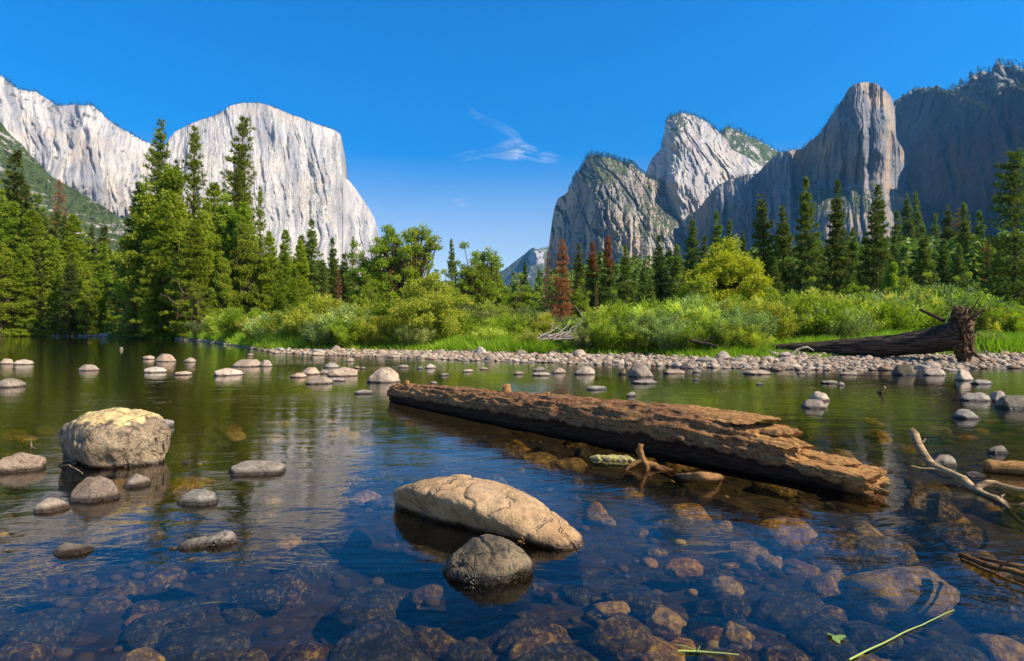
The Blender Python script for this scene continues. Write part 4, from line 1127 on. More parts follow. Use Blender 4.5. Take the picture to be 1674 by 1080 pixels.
def bed_mat(name, a_, b_, c_):
    t = NT(name)
    p = t.obj()
    w = t.pos()
    n1, n2 = t.noise(p, 3, 5, 0.6, .5), t.noise(w, 30, 4, 0.7)
    r = t.rand()
    c = t.mix(t.ramp(n1, [(0.38, 0.0), (0.62, 1.0)]), a_, b_)
    c = t.n('ShaderNodeHueSaturation', ins={'Value': t.mr(r, 0, 1, 0.55, 1.35), 'Saturation': t.mr(t.math('FRACT', t.math('MULTIPLY', r, 5.3)), 0, 1, .55, 1.15), 'Color': c}).outputs[0]
    c = t.mix(t.math('MULTIPLY', t.ramp(n2, [(0.50, 0.0), (0.62, 1.0)]), t.ramp(n1, [(0.42, .15), (0.58, 1.0)])), c, c_)
    return t.done(t.bsdf(c, 0.9, t.bump(n2, 0.02), 0.15))
B_A = bed_mat('algae_stone', (0.036, 0.028, 0.016), (0.14, 0.09, 0.030), (0.42, 0.30, 0.07))
B_B = bed_mat('amber_stone', (0.14, 0.078, 0.016), (0.42, 0.235, 0.04), (0.72, 0.50, 0.09))
B_C = bed_mat('slate_stone', (0.020, 0.021, 0.022), (0.052, 0.050, 0.044), (0.22, 0.19, 0.10))

def ico(sub):
    bm = bmesh.new()
    bmesh.ops.create_icosphere(bm, subdivisions=sub, radius=1.0)
    v = np.array([q.co[:] for q in bm.verts])
    f = np.array([[q.index for q in t_.verts] for t_ in bm.faces])
    bm.free()
    return v, f
ICO = {k: ico(k) for k in (2, 3, 4, 5, 6)}

def rock_shape(sub, seed, flat=.6, square=.75, lump=.22, facets=0, taper=.16):
    v, f = ICO[sub]
    r = np.random.default_rng(seed)
    d = v.copy()
    p = np.sign(d) * np.abs(d) ** square
    p /= np.max(np.linalg.norm(p, axis=1))
    q = p * (1 + lump * fbm(d * 1.1 + seed * 3.1, 3)[:, None] + .035 * fbm(d * 5 + seed, 3)[:, None])
    for k in range(facets):            # broken planes
        n = r.normal(size=3)
        n[2] = abs(n[2]) * .8 + .15
        n /= np.linalg.norm(n)
        lim = r.uniform(.60, .85)
        dd = q @ n
        q = q - np.outer(np.maximum(dd - lim, 0) * .88, n)
    q = q + .012 * fbm(d * 14 + seed, 2)[:, None] * d
    q[:, :2] *= (1 - taper * np.clip(q[:, 2:3], 0, 1))
    q *= np.array([1, r.uniform(.7, .95), flat])
    return q / np.max(np.abs(q[:, 0])), f

SH = {}
def stone_mesh(mat, k, sub=3):
    key = (mat.name, k, sub)
    if key not in SH:
        v, f = rock_shape(sub, 100 + k, [.6, .5, .7, .55, .65, .45, .75, .5][k % 8], [.95, .85, 1.05, .9][k % 4], .34, [2, 4, 3, 5, 6][k % 5])
        SH[key] = MB().add(v, f).mesh('stone', mat)
    return SH[key]

# px centre, py waterline, width px, height px, shape, material, label
STONES = [
 (8, 595, 20, 11, 1, 'T', 'small flat tan rock touching the left edge in the far row'),
 (33, 596, 29, 10, 3, 'T', 'small tan rock beside the one at the left edge of the far row'),
 (138, 606, 36, 12, 2, 'T', 'lone tan rock shaped like a lens in the far left water'),
 (6, 633, 48, 17, 0, 'G', 'grey topped rock cut by the left edge at mid distance'),
 (197, 570, 7, 3, 0, 'T', 'tiny pale stone far out before the grove reflection'),
 (240, 587, 20, 7, 5, 'T', 'thin flat rock left of the peaked rock in the left water'),
 (265, 591, 36, 15, 2, 'T', 'peaked tan rock in the left water with a flat neighbour'),
 (308, 592, 20, 9, 0, 'T', 'small peaked tan rock right of the larger peaked one'),
 (248, 609, 34, 11, 3, 'T', 'oval tan rock with a dark waterline, below the peaked rock'),
 (296, 613, 26, 7, 5, 'T', 'low oval rock right of the oval tan one'),
 (404, 599, 54, 19, 4, 'T', 'broad pinkish rock, biggest of the cluster left of the bar'),
 (432, 599, 24, 13, 2, 'T', 'pale pointed rock against the right side of the broad pinkish rock'),
 (366, 614, 44, 14, 3, 'T', 'flat sloping tan rock in front of the broad pinkish one'),
 (392, 612, 16, 5, 1, 'T', 'little pebble between the flat sloping rock and the broad pinkish rock'),
 (408, 581, 12, 4, 0, 'T', 'small stone right behind the broad pinkish rock'),
 (486, 617, 28, 9, 0, 'T', 'small oval rock at the left end of the boulder cluster off the bar'),
 (508, 612, 34, 19, 4, 'T', 'rounded brown rock at the left of the boulder cluster off the bar'),
 (530, 611, 16, 9, 1, 'T', 'small pale rock wedged between the two brown cluster rocks'),
 (540, 601, 26, 10, 2, 'G', 'low grey rock at the back of the boulder cluster off the bar'),
 (558, 615, 50, 17, 3, 'B', 'wide brown rock on the right of the boulder cluster'),
 (518, 628, 46, 17, 7, 'G', 'angular grey rock at the front of the boulder cluster'),
 (549, 623, 28, 6, 5, 'G', 'thin slab right of the angular grey front rock'),
 (570, 591, 18, 8, 6, 'T', 'small stone directly behind the wide brown rock'),
 (624, 625, 58, 29, 0, 'P', 'large round pinkish boulder before the far end of the log'),
 (593, 644, 30, 8, 3, 'G', 'low grey rock left of the far end of the log'),
 (582, 602, 14, 5, 1, 'T', 'small flat stone between the cluster and the round pinkish boulder'),
 (594, 603, 12, 4, 0, 'G', 'tiny grey stone left of the round pinkish boulder'),
 (660, 601, 20, 6, 1, 'T', 'pale flat stone just right of the round pinkish boulder'),
 (701, 602, 24, 10, 6, 'T', 'pale stone at the bar edge above the log end'),
 (686, 603, 12, 5, 2, 'G', 'small grey stone left of the pale one above the log end'),
 (727, 614, 17, 5, 3, 'G', 'flat stone alone in the water above the log end'),
 (708, 628, 16, 6, 1, 'G', 'small flat grey stone just off the far part of the log'),
 (735, 639, 26, 8, 0, 'P', 'pale domed stone peeking over the far part of the log'),
 (765, 608, 18, 5, 5, 'T', 'low stone in the shallows left of the pair of flat slabs'),
 (792, 604, 16, 4, 1, 'T', 'thin stone in the shallows by the pair of flat slabs'),
 (849, 612, 18, 6, 3, 'T', 'small pointed stone in the shallows under the old log pile'),
 (883, 606, 24, 8, 2, 'G', 'flat pale rock, left one before the gravel under the brush pile'),
 (886, 614, 30, 6, 5, 'G', 'long dark edged flat rock low in the water'),
 (912, 610, 32, 12, 6, 'T', 'sloping pale rock beside the wide domed one'),
 (956, 612, 40, 16, 0, 'T', 'wide domed pale rock left of the little black stone'),
 (1018, 612, 17, 13, 6, 'D', 'small black stone left of the big round grey boulder'),
 (1054, 616, 52, 28, 0, 'G', 'big round grey boulder standing in the water off the bar'),
 (1057, 627, 42, 7, 5, 'G', 'flat slab lying in front of the big round grey boulder'),
 (976, 637, 34, 7, 5, 'G', 'thin pale slab in the open water above the log'),
 (1034, 648, 20, 9, 2, 'G', 'small grey peaked stone in the open water above the log'),
 (1050, 667, 30, 10, 3, 'G', 'bluish stone touching the back of the log'),
 (1104, 611, 34, 8, 5, 'T', 'low pointed slab right of the big round grey boulder'),
 (1140, 609, 16, 8, 2, 'G', 'small stone right of the low pointed slab'),
 (1138, 622, 11, 5, 1, 'G', 'tiny dark stone in open water right of the grey boulder'),
 (1118, 620, 8, 3, 0, 'G', 'pebble sized stone next to the tiny dark stone'),
 (1244, 629, 12, 4, 1, 'G', 'tiny lone stone in the bright green reflection'),
 (1243, 612, 42, 8, 5, 'T', 'long pale slab at the bar edge before the thin trunk end'),
 (1312, 611, 15, 6, 2, 'T', 'small tan stone right of the long pale slab'),
 (1360, 627, 26, 6, 5, 'G', 'thin pale slab with a darker stone on its right end'),
 (1377, 630, 14, 7, 2, 'G', 'darker little stone touching the thin pale slab'),
 (1392, 613, 30, 8, 7, 'G', 'rough grey stone in shallow water below the fallen trunk'),
 (1340, 667, 43, 22, 4, 'G', 'angular brownish rock in front of a smooth pale one'),
 (1347, 655, 38, 17, 0, 'P', 'smooth pale rock behind the angular brownish rock'),
 (1593, 685, 48, 17, 0, 'G', 'smooth oval grey stone in the right hand water'),
 (1604, 656, 46, 19, 7, 'G', 'low jagged grey rock, left of the three at the right edge'),
 (1636, 656, 34, 20, 0, 'G', 'rounded pale rock between the jagged rock and the edge rock'),
 (1672, 668, 54, 34, 4, 'D', 'dark wet jagged rock cut by the right edge'),
 (1586, 622, 38, 24, 6, 'P', 'brown topped boulder standing under the root plate'),
 (1610, 628, 34, 9, 3, 'G', 'low stone leaning on the brown topped boulder'),
 (1488, 613, 38, 29, 4, 'D', 'dark triangular boulder at the bar edge under the trunk'),
 (1534, 614, 38, 17, 7, 'B', 'reddish block of rock left of the brown topped boulder'),
 (1548, 761, 46, 20, 0, 'G', 'egg shaped grey stone right of the leaning branch'),
 (1598, 779, 28, 8, 3, 'G', 'low bluish stone in the right foreground shallows'),
 (1642, 742, 36, 15, 2, 'G', 'grey stone above the plank at the right edge'),
 (1450, 771, 25, 7, 5, 'G', 'thin bluish slab just past the broken log tip'),
 (18, 772, 74, 30, 3, 'B', 'brown wedge shaped rock at the left edge near the big boulder'),
 (140, 821, 79, 40, 2, 'B', 'rounded brown stone in front of the big left boulder'),
 (213, 796, 50, 25, 6, 'T', 'small pale stone leaning at the foot of the big left boulder'),
 (73, 837, 54, 21, 0, 'T', 'small flat topped stone left of the rounded brown stone'),
 (411, 776, 88, 18, 5, 'G', 'long low grey stone in the middle left water'),
 (312, 826, 76, 26, 7, 'G', 'pale ragged stone with wet dark edges left of centre'),
 (110, 907, 62, 21, 7, 'G', 'narrow crusty stone low in the left foreground'),
 (300, 757, 13, 7, 4, 'G', 'tiny grey stone right of the big left boulder'),
 (258, 699, 40, 15, 3, 'G', 'grey stone half hidden behind the big left boulder'),
 (1268, 715, 14, 4, 0, 'G', 'tiny stone behind the torn end of the log'),
]
MATS = {'T': S_TAN, 'G': S_GREY, 'D': S_DARK, 'B': S_BROWN, 'P': S_TAN}

def place_stone(px, pb, w, h, k, mat, label, group=None, cat='rock', sub=3, name='rock'):
    p = wat(px, pb)
    D = p[1]
    W_ = w / F * D * .5
    hz = h / F * D * (.90 if w > 70 else .80)
    me = stone_mesh(mat, k, sub)
    o = link(name, me)
    flat = [.6, .5, .7, .55, .65, .45, .75, .5][k % 8]
    sz = hz / flat / .80
    below = hz * .45
    # rock centre so that its top is hz above the water
    o.location = (p[0], D + W_ * .55, hz - sz * flat * .92)
    o.rotation_euler = (0, 0, rnd.uniform(-.5, .5) + rnd.choice((0, math.pi)))
    o.scale = (W_ * 1.08, W_ * .95, sz)
    tag(o, label, cat, group)
    return o

def loft_rock(name, A, Bp, st, mat, label, seed, nth=110, ns=170, bumpa=.02, under=.55, square=.72, big=.05, zb=-.30):
    """hero rock swept from A to Bp; st rows: t, left half width, right half width, z top, z of the widest line"""
    A, Bp = np.array(A, float), np.array(Bp, float)
    ax = (Bp - A)
    L = np.linalg.norm(ax)
    ax /= L
    nm = np.array([-ax[1], ax[0], 0])            # to the left of the axis
    t, wl_, wr, zt, zm = [np.array(q, float) for q in zip(*st)]
    u = (1 - np.cos(np.linspace(0, np.pi, ns))) / 2
    def I(y):
        return np.interp(u, t, y)
    wl_, wr, zt, zm = map(I, (wl_, wr, zt, zm))
    k = np.ones(9) / 9
    sm_ = lambda y: np.convolve(np.pad(y, 4, 'edge'), k, 'valid')
    wl_, wr, zt, zm = map(sm_, (wl_, wr, zt, zm))
    end = np.sqrt(np.clip(1 - (2 * u - 1) ** 2, 0, 1)) ** .45
    th = np.linspace(0, 2 * np.pi, nth, endpoint=False)
    cx, sx = np.cos(th), np.sin(th)
    wx = np.sign(cx) * np.abs(cx) ** square
    hx = np.sign(sx) * np.abs(sx) ** square
    Wd = np.where(cx[None] > 0, wl_[:, None], wr[:, None])
    und = np.where(sx < 0, 1 - under * np.abs(sx) ** .7, 1.0)
    off = Wd * wx[None] * und[None] * end[:, None]
    Z = np.where(sx[None] > 0, zm[:, None] + (zt - zm)[:, None] * hx[None] * end[:, None], zm[:, None] + (zm[:, None] - zb) * hx[None])
    P = A[None, None] + ax * (u * L)[:, None, None] + nm * off[..., None]
    P[..., 2] = Z
    d = nm * (wx * und)[None, :, None] + np.array([0, 0, 1]) * hx[None, :, None] + ax * ((2 * u - 1) ** 5)[:, None, None]
    d = d / (np.linalg.norm(d, axis=-1)[..., None] + 1e-6)
    n = big * fbm(P / .35 + seed, 3) + bumpa * fbm(P / .10 + seed, 4) + bumpa * .35 * fbm(P / .03 + seed, 3)
    cr = 1 - np.abs(fbm(P / .42 + seed * 2 + 5, 2)) * 14
    n = n - .018 * np.clip(cr, 0, 1)
    P = P + d * n[..., None]
    mb = MB()
    mb.add(P.reshape(-1, 3), grid_faces(nth, ns, True))
    for j, fl in ((0, 0), (ns - 1, 1)):
        c = P[j].mean(0)[None]
        f = np.stack([np.arange(nth), (np.arange(nth) + 1) % nth, np.full(nth, nth)], 1)
        mb.add(np.concatenate([P[j], c]), f if fl else f[:, ::-1])
    o = mb.build(name, mat)
    tag(o, label, 'rock')
    return o

def rocks():
    for px, pb, w, h, k, m, lab in STONES:
        place_stone(px, pb, w, h, k, MATS[m], lab, sub=5 if w > 40 else (4 if w > 18 else 3))
    # the big left boulder
    D = 6.75
    X = lambda px: (px - HX) / F * D
    Zp = lambda py: CAMH + (HY - py) / F * D
    st = [(0, .22, .10, Zp(712), .30), (.06, .30, .16, Zp(696), .30), (.22, .40, .26, Zp(683), .30), (.42, .45, .42, Zp(673), .26), (.62, .45, .52, Zp(669), .22), (.78, .42, .50, Zp(676), .24), (.90, .34, .38, Zp(694), .28), (1, .2, .2, Zp(716), .30)]
    loft_rock('boulder', (X(72), D + .30, 0), (X(262), D + .05, 0), st, S_BIG, 'biggest boulder, with a yellow crown and dark stain, in the left foreground', 3, under=.62, square=.74, big=.07)
    # long slab in the centre
    st = [(0, .10, .10, .14, .09), (.06, .17, .17, .20, .12), (.18, .24, .24, .275, .20), (.35, .28, .27, .305, .22), (.55, .29, .28, .285, .19), (.72, .27, .26, .225, .12), (.85, .24, .24, .15, .03), (.94, .20, .20, .10, .0), (1, .12, .12, .04, -.04)]
    loft_rock('slab_rock', (-.985, 5.22, 0), (.50, 4.20, 0), st, S_SLAB, 'long tan slab of rock slanting into the water in the centre foreground', 8, under=.8, square=.78, big=.035, bumpa=.014)
    st = [(0, .13, .10, .04, .0), (.12, .2, .17, .10, .02), (.35, .24, .22, .175, .03), (.6, .25, .24, .195, .03), (.8, .22, .22, .15, .03), (1, .12, .12, .06, .0)]
    loft_rock('rock', (-.40, 3.72, 0), (.125, 3.90, 0), st, S_DARK, 'dark speckled stone just below the long tan slab', 12, under=.2, square=.85, big=.03)
    # irregular crusty stone
    st = [(0, .03, .03, .02, .0), (.2, .05, .05, .045, .0), (.45, .05, .05, .04, .0), (.62, .10, .06, .06, .0), (.85, .11, .06, .07, .0), (1, .04, .04, .02, .0)]
    loft_rock('rock', (-2.33, 4.15, 0), (-1.92, 4.32, 0), st, S_GREY, 'crooked white topped stone in the left foreground', 15, ns=90, nth=60, under=.1, big=.02, zb=-.08)
    # yellow lichened stone under the log
    p = wat(1005, 750)
    st = [(0, .05, .05, .03, 0), (.3, .08, .08, .06, 0), (.7, .08, .08, .05, 0), (1, .04, .04, .02, 0)]
    loft_rock('rock', p + np.array([-.28, .05, 0]), p + np.array([.24, -.1, 0]), st, bed_mat('lichen_stone', (.24, .17, .015), (.42, .33, .025), (.56, .46, .05)), 'yellow lichened stone beside the near side of the log', 19, ns=80, nth=60, under=.1, zb=-.08)

COBG = 'pale cobbles of the gravel bar'
def cobble_place(n, seed, px0=355, px1=1740):
    r = np.random.default_rng(seed)
    px = r.uniform(px0, px1, n)
    dw, bw = np.interp(px, PXT, DWT), np.interp(px, PXT, BWT)
    q = r.beta(1.3, 1.6, n)
    D = dw - .8 + q * (bw + 1.2)
    x = (px - HX) / F * D
    z = H(x, D)
    return px, x, D, z, r

def cobbles():
    # about 290 of the largest, each its own object
    px, x, D, z, r = cobble_place(285, 31)
    zones = [(0, 500, 'at the narrow left end of the gravel bar'), (500, 680, 'on the bar behind the boulder cluster'), (680, 870, 'on the bar below the round willow and sky gap'), (870, 1040, 'on the bar below the brush pile'), (1040, 1250, 'on the bar behind the round grey boulder'), (1250, 1480, 'on the bar under the fallen trunk'), (1480, 1900, 'on the bar round the upturned roots')]
    for i in range(len(px)):
        s = r.uniform(.10, .25) * (1.9 if r.random() < .18 else 1)
        k = int(r.integers(0, 8))
        m = [S_COB, S_COB, S_TAN, S_GREY, S_COB, S_BROWN][int(r.integers(0, 6))]
        o = link('cobble', stone_mesh(m, k, 3))
        o.location = (x[i], D[i], max(z[i], -.05) + s * .10)
        o.rotation_euler = (r.uniform(-.3, .3), r.uniform(-.3, .3), r.uniform(0, 6.28))
        o.scale = (s, s * r.uniform(.8, 1.1), s * r.uniform(.8, 1.25))
        zn = [q for a_, b_, q in zones if a_ <= px[i] < b_][0]
        tone = {'pale_cobble': 'pale', 'tan_stone': 'tan', 'grey_stone': 'grey', 'brown_stone': 'brown'}[m.name]
        big = 'large ' if s > .24 else ''
        tag(o, '%s%s cobble %s' % (big, tone, zn), 'cobble', COBG + ', ' + big + tone + ' ones ' + zn)
    # the rest
    px, x, D, z, r = cobble_place(3600, 33)
    v0, f0 = ICO[2]
    shapes = [rock_shape(2, 300 + k, r.uniform(.5, .75), r.uniform(.7, .95), .3, int(r.integers(0, 4)))[0] for k in range(16)]
    mb = MB()
    for i in range(len(px)):
        s = r.uniform(.05, .13) * (1.6 if r.random() < .2 else 1)
        v = shapes[int(r.integers(0, 16))] * np.array([s, s * r.uniform(.8, 1.1), s * r.uniform(.8, 1.2)])
        a_ = r.uniform(0, 6.28)
        v = np.stack([v[:, 0] * math.cos(a_) - v[:, 1] * math.sin(a_), v[:, 0] * math.sin(a_) + v[:, 1] * math.cos(a_), v[:, 2]], -1)
        mb.add(v + np.array([x[i], D[i], z[i] + s * .15]), f0, r.random())
    t = NT('gravel')
    tn = t.attr('tint')
    w = t.pos()
    c = t.mix(tn, (0.19, 0.135, 0.09), (0.58, 0.45, 0.31))
    c = t.mix(t.ramp(t.math('FRACT', t.math('MULTIPLY', tn, 9.7)), [(0.80, 0.0), (0.86, 1.0)]), c, (0.30, 0.19, 0.11))
    c = t.mix(t.ramp(t.noise(w, 22, 4, .7), [(.35, .6), (.6, 0.)]), c, (.10, .085, .065))
    c = t.mix(t.mr(t.sep(w, 2), 0.035, 0.0), c, t.mix(1.0, c, (.2, .18, .15), 'MULTIPLY'))
    m = t.done(t.bsdf(c, .85, None, .3))
    tag(mb.build('cobble_gravel', m), 'smaller cobbles and gravel covering the long bar', kind='stuff')
    # fringe pebbles at the left far shore
    mb = MB()
    r = np.random.default_rng(35)
    for i in range(700):
        p_ = r.uniform(-80, 370)
        D_ = np.interp(p_, PXT, DWT) + r.uniform(-.8, 2.2)
        x_ = (p_ - HX) / F * D_
        s = r.uniform(.10, .34)
        v = shapes[int(r.integers(0, 16))] * s
        mb.add(v + np.array([x_, D_, float(H(x_, D_)) + s * .2]), f0, r.random())
    tag(mb.build('shore_gravel', m), 'thin pale line of stones along the far left shore', kind='stuff')

def bed_stones():
    r = np.random.default_rng(41)
    BM = {'olive': B_A, 'amber': B_B, 'slate': B_C}
    big = [ # px, py, width px, depth, kind, label
     (1470, 930, 180, .22, 'amber', 'large amber sunken stone left of the twig bundle at right'),
     (1290, 965, 150, .34, 'slate', 'large grey sunken stone with speckled top right of centre'),
     (1520, 810, 100, .20, 'olive', 'dark rounded sunken stone just beyond the broken log tip'),
     (1290, 845, 110, .18, 'amber', 'brown sunken stone under the shadow of the log end'),
     (1340, 862, 150, .24, 'olive', 'broad brown sunken stone below the log tip'),
     (1130, 818, 74, .16, 'amber', 'yellow brown sunken stone below the branched snag'),
     (1115, 905, 70, .22, 'amber', 'golden sunken stone between the slab and the log shadow'),
     (620, 960, 130, .26, 'slate', 'bluish sunken stone with a warm right end left of the dark stone'),
     (630, 1040, 210, .36, 'slate', 'huge dark sunken stone at the bottom centre'),
     (330, 1020, 150, .30, 'slate', 'large weedy sunken stone at bottom left'),
     (230, 1060, 90, .22, 'amber', 'golden sunken stone at the bottom left edge'),
     (500, 1040, 90, .34, 'olive', 'dark sunken stone left of the huge bottom one'),
     (1010, 1010, 110, .30, 'olive', 'ribbed sunken stone lit by ripples at bottom centre'),
     (1205, 1015, 66, .24, 'amber', 'orange tipped sunken stone at the lower right'),
     (1195, 968, 58, .24, 'slate', 'round grey sunken stone, lower of a pair'),
     (1185, 940, 58, .26, 'amber', 'round yellowish sunken stone, upper of a pair'),
     (1590, 900, 110, .20, 'olive', 'smooth dark sunken stone below the fallen branch'),
     (1640, 960, 140, .30, 'olive', 'very dark sunken stone at the right edge'),
     (1540, 1050, 150, .34, 'slate', 'large sunken stone beneath the floating reed'),
     (1030, 950, 100, .26, 'slate', 'long grey sunken stone below the slab tip'),
     (1000, 972, 60, .22, 'amber', 'small yellow topped sunken stone below the slab tip'),
     (1440, 870, 90, .22, 'olive', 'flat sunken stone left of the branch roots'),
     (1560, 850, 90, .20, 'olive', 'sloping sunken stone under the leaning branch'),
     (1180, 1052, 90, .30, 'olive', 'brown sunken stone under the green sprig'),
     (880, 1060, 130, .34, 'slate', 'dark sunken stone at the bottom, right of the huge one'),
     (185, 775, 90, .16, 'amber', 'orange sunken stone at the right foot of the big left boulder'),
     (220, 850, 110, .22, 'olive', 'mottled sunken stone below the small pale leaning stone'),
     (505, 900, 110, .34, 'slate', 'pale blue sunken stone left of centre'),
     (930, 745, 60, .10, 'amber', 'yellow brown sunken stone close to the log'),
     (880, 738, 60, .12, 'amber', 'golden sunken stone in the row along the log'),
     (830, 722, 60, .12, 'olive', 'dull sunken stone at the left of the row along the log'),
     (1090, 990, 70, .26, 'amber', 'leaf strewn sunken stone at lower centre'),
     (560, 860, 90, .30, 'slate', 'faint sunken stone left of the long slab'),
     (420, 945, 100, .30, 'slate', 'smooth sunken stone in the blue water, left foreground'),
     (60, 1000, 120, .30, 'slate', 'dark weedy sunken stone in the bottom left corner'),
     (1420, 1010, 90, .34, 'slate', 'faint round sunken stone left of the floating reed'),
     (1290, 1050, 90, .34, 'olive', 'dark sunken stone left of the small floating leaf'),
    ]
    for px, py, w, dz, kind, lab in big:
        p = wat(px, py, -dz + .06)
        W_ = w / F * p[1] * .52
        o = link('sunken_stone', stone_mesh(BM[kind], int(r.integers(0, 8)), 4))
        o.location = (p[0], p[1], -dz - W_ * .26)
        o.rotation_euler = (0, 0, r.uniform(-.4, .4))
        o.scale = (W_, W_ * r.uniform(.8, 1.0), W_ * r.uniform(.8, 1.0))
        tag(o, lab, 'stone', 'sunken stones on the river bed')
    zones = [(-999, 250, 'in the left shallows'), (250, 650, 'left of the long slab'), (650, 1000, 'around the long slab'), (1000, 1350, 'right of the long slab'), (1350, 3000, 'in the right shallows')]
    n = 0
    while n < 240:
        D = 2.3 * (12.5 / 2.3) ** (r.random() ** .9)
        px = r.uniform(-40, 1714)
        x = (px - HX) / F * D
        z = float(H(x, D))
        py = HY + (CAMH - z) / D * F
        if py > 1130: continue
        n += 1
        s = r.uniform(.07, .26) * (1 if D < 7 else 1.2)
        kind = ['olive', 'slate', 'amber', 'olive', 'slate'][int(r.integers(0, 5))]
        if px > 1000 and r.random() < .45: kind = 'amber'
        o = link('sunken_stone', stone_mesh(BM[kind], int(r.integers(0, 8)), 3))
        o.location = (x, D, min(z, -s * .75 - .02) + s * .12)
        o.rotation_euler = (r.uniform(-.2, .2), r.uniform(-.2, .2), r.uniform(0, 6.28))
        o.scale = (s, s * r.uniform(.75, 1.1), s * r.uniform(.7, 1.1))
        zn = [q for a_, b_, q in zones if a_ <= px < b_][0]
        ds = 'near' if D < 4 else ('middle distance' if D < 7 else 'far')
        szn = 'small' if s < .16 else 'fair sized'
        tag(o, '%s %s sunken stone %s, %s' % (szn, kind, zn, ds), 'stone', '%s %s sunken stones %s, %s' % (szn, kind, zn, ds))
    # pebbles and leaf litter between the stones
    v0, f0 = ICO[2]
    mb = MB()
    for i in range(1500):
        D = 2.2 * (11 / 2.2) ** r.random()
        x = r.uniform(-.86, .88) * D
        z = float(H(x, D))
        if z > -.04: continue
        s = r.uniform(.015, .06)
        v = rock_shape(2, 7, .6)[0] * s if i == 0 else v0 * np.array([s, s * r.uniform(.7, 1), s * .6])
        mb.add(v + np.array([x, D, z + s * .2]), f0, r.random())
    t = NT('bed_pebbles')
    tn = t.attr('tint')
    c = t.mix(tn, (0.03, 0.026, 0.02), (0.14, 0.10, 0.045))
    c = t.mix(t.ramp(t.math('FRACT', t.math('MULTIPLY', tn, 11.3)), [(0.94, 0.0), (0.96, 1.0)]), c, (0.45, 0.34, 0.11))
    tag(mb.build('bed_pebbles', t.done(t.bsdf(c, .9))), 'small pebbles strewn over the river bed', kind='stuff')

# ------------------------------------------------------------------ dead wood
def wood_mats():
    t = NT('log_bark')
    p, w = t.obj(), t.pos()
    pw, low_shade = t.attr('tint'), t.attr('dead')
    a_ = R(0)
    n = t.noise(t.map(p, (3, 38, 38)), 1, 6, 0.72, 0.4)
    n2 = t.noise(p, 34, 5, 0.7)
    n3 = t.noise(p, 3.2, 4, 0.6)
    c = t.mix(t.ramp(n, [(0.36, 0.0), (0.62, 1.0)]), (0.065, 0.027, 0.011), (0.37, 0.175, 0.068))
    c = t.mix(t.ramp(n2, [(0.52, 0.0), (0.66, 1.0)]), c, (0.42, 0.235, 0.115))
    c = t.mix(t.math('MULTIPLY', t.ramp(n3, [(0.55, 0.0), (0.68, 1.0)]), .5), c, (0.42, 0.24, 0.085))
    g = t.noise(t.map(p, (3, 55, 55)), 1, 5, 0.65, 0.3)
    wd = t.mix(t.ramp(g, [(0.35, 0.0), (0.62, 1.0)]), (0.20, 0.085, 0.028), (0.56, 0.30, 0.10))
    wd = t.mix(t.ramp(n2, [(0.30, .6), (0.45, 0.0)]), wd, (0.12, 0.07, 0.035))
    c = t.mix(pw, c, wd)
    c = t.mix(low_shade, c, t.mix(t.ramp(n, [(.4, 0.), (.65, 1.)]), (0.018, 0.011, 0.008), (0.075, 0.045, 0.028)))  # near-black shade painted into the colour of the log's lower side
    c = t.mix(t.mr(t.sep(w, 2), 0.07, 0.0), c, t.mix(1.0, c, (.25, .22, .2), 'MULTIPLY'))
    h = t.math('ADD', t.math('MULTIPLY', n, 1.0), t.math('MULTIPLY', n2, 0.55))
    bark = t.done(t.bsdf(c, .9, t.bump(h, 0.03), .2))
    t = NT('weathered_wood')
    p = t.obj()
    g = t.noise(t.map(p, (4, 4, 40)), 1, 5, 0.65, 0.6)
    n2 = t.noise(p, 30, 4, 0.7)
    c = t.mix(t.ramp(g, [(0.35, 0.0), (0.62, 1.0)]), (0.15, 0.085, 0.04), (0.48, 0.34, 0.17))
    c = t.mix(t.ramp(n2, [(0.55, 0.0), (0.68, .7)]), c, (0.13, 0.08, 0.05))
    c = t.mix(t.mr(t.sep(t.pos(), 2), 0.03, 0.0), c, (0.06, 0.045, 0.03))
    pale = t.done(t.bsdf(c, .85, t.bump(t.math('ADD', g, n2), 0.008), .2))
    t = NT('dark_bark')
    p = t.obj()
    g = t.noise(t.map(p, (1.2, 16, 16)), 1, 6, 0.65, 0.5)
    c = t.mix(t.ramp(g, [(0.42, 0.0), (0.68, 1.0)]), (0.022, 0.016, 0.012), (0.16, 0.11, 0.075))
    dark = t.done(t.bsdf(c, .95, t.bump(g, 0.06), .1))
    t = NT('root_wood')
    p = t.obj()
    g = t.noise(p, 9, 6, 0.7, 0.8)
    c = t.mix(t.ramp(g, [(0.42, 0.0), (0.68, 1.0)]), (0.035, 0.022, 0.014), (0.26, 0.16, 0.09))
    root = t.done(t.bsdf(c, .95, t.bump(g, 0.05), .1))
    return bark, pale, dark, root

def local_frame(A, Bv):
    """Empty-like frame: matrix whose x axis runs along the log"""
    A, Bv = Vector(A), Vector(Bv)
    x = (Bv - A).normalized()
    z = Vector((0, 0, 1))
    y = z.cross(x).normalized()
    z = x.cross(y)
    m = Matrix((x, y, z)).transposed().to_4x4()
    m.translation = A
    return m

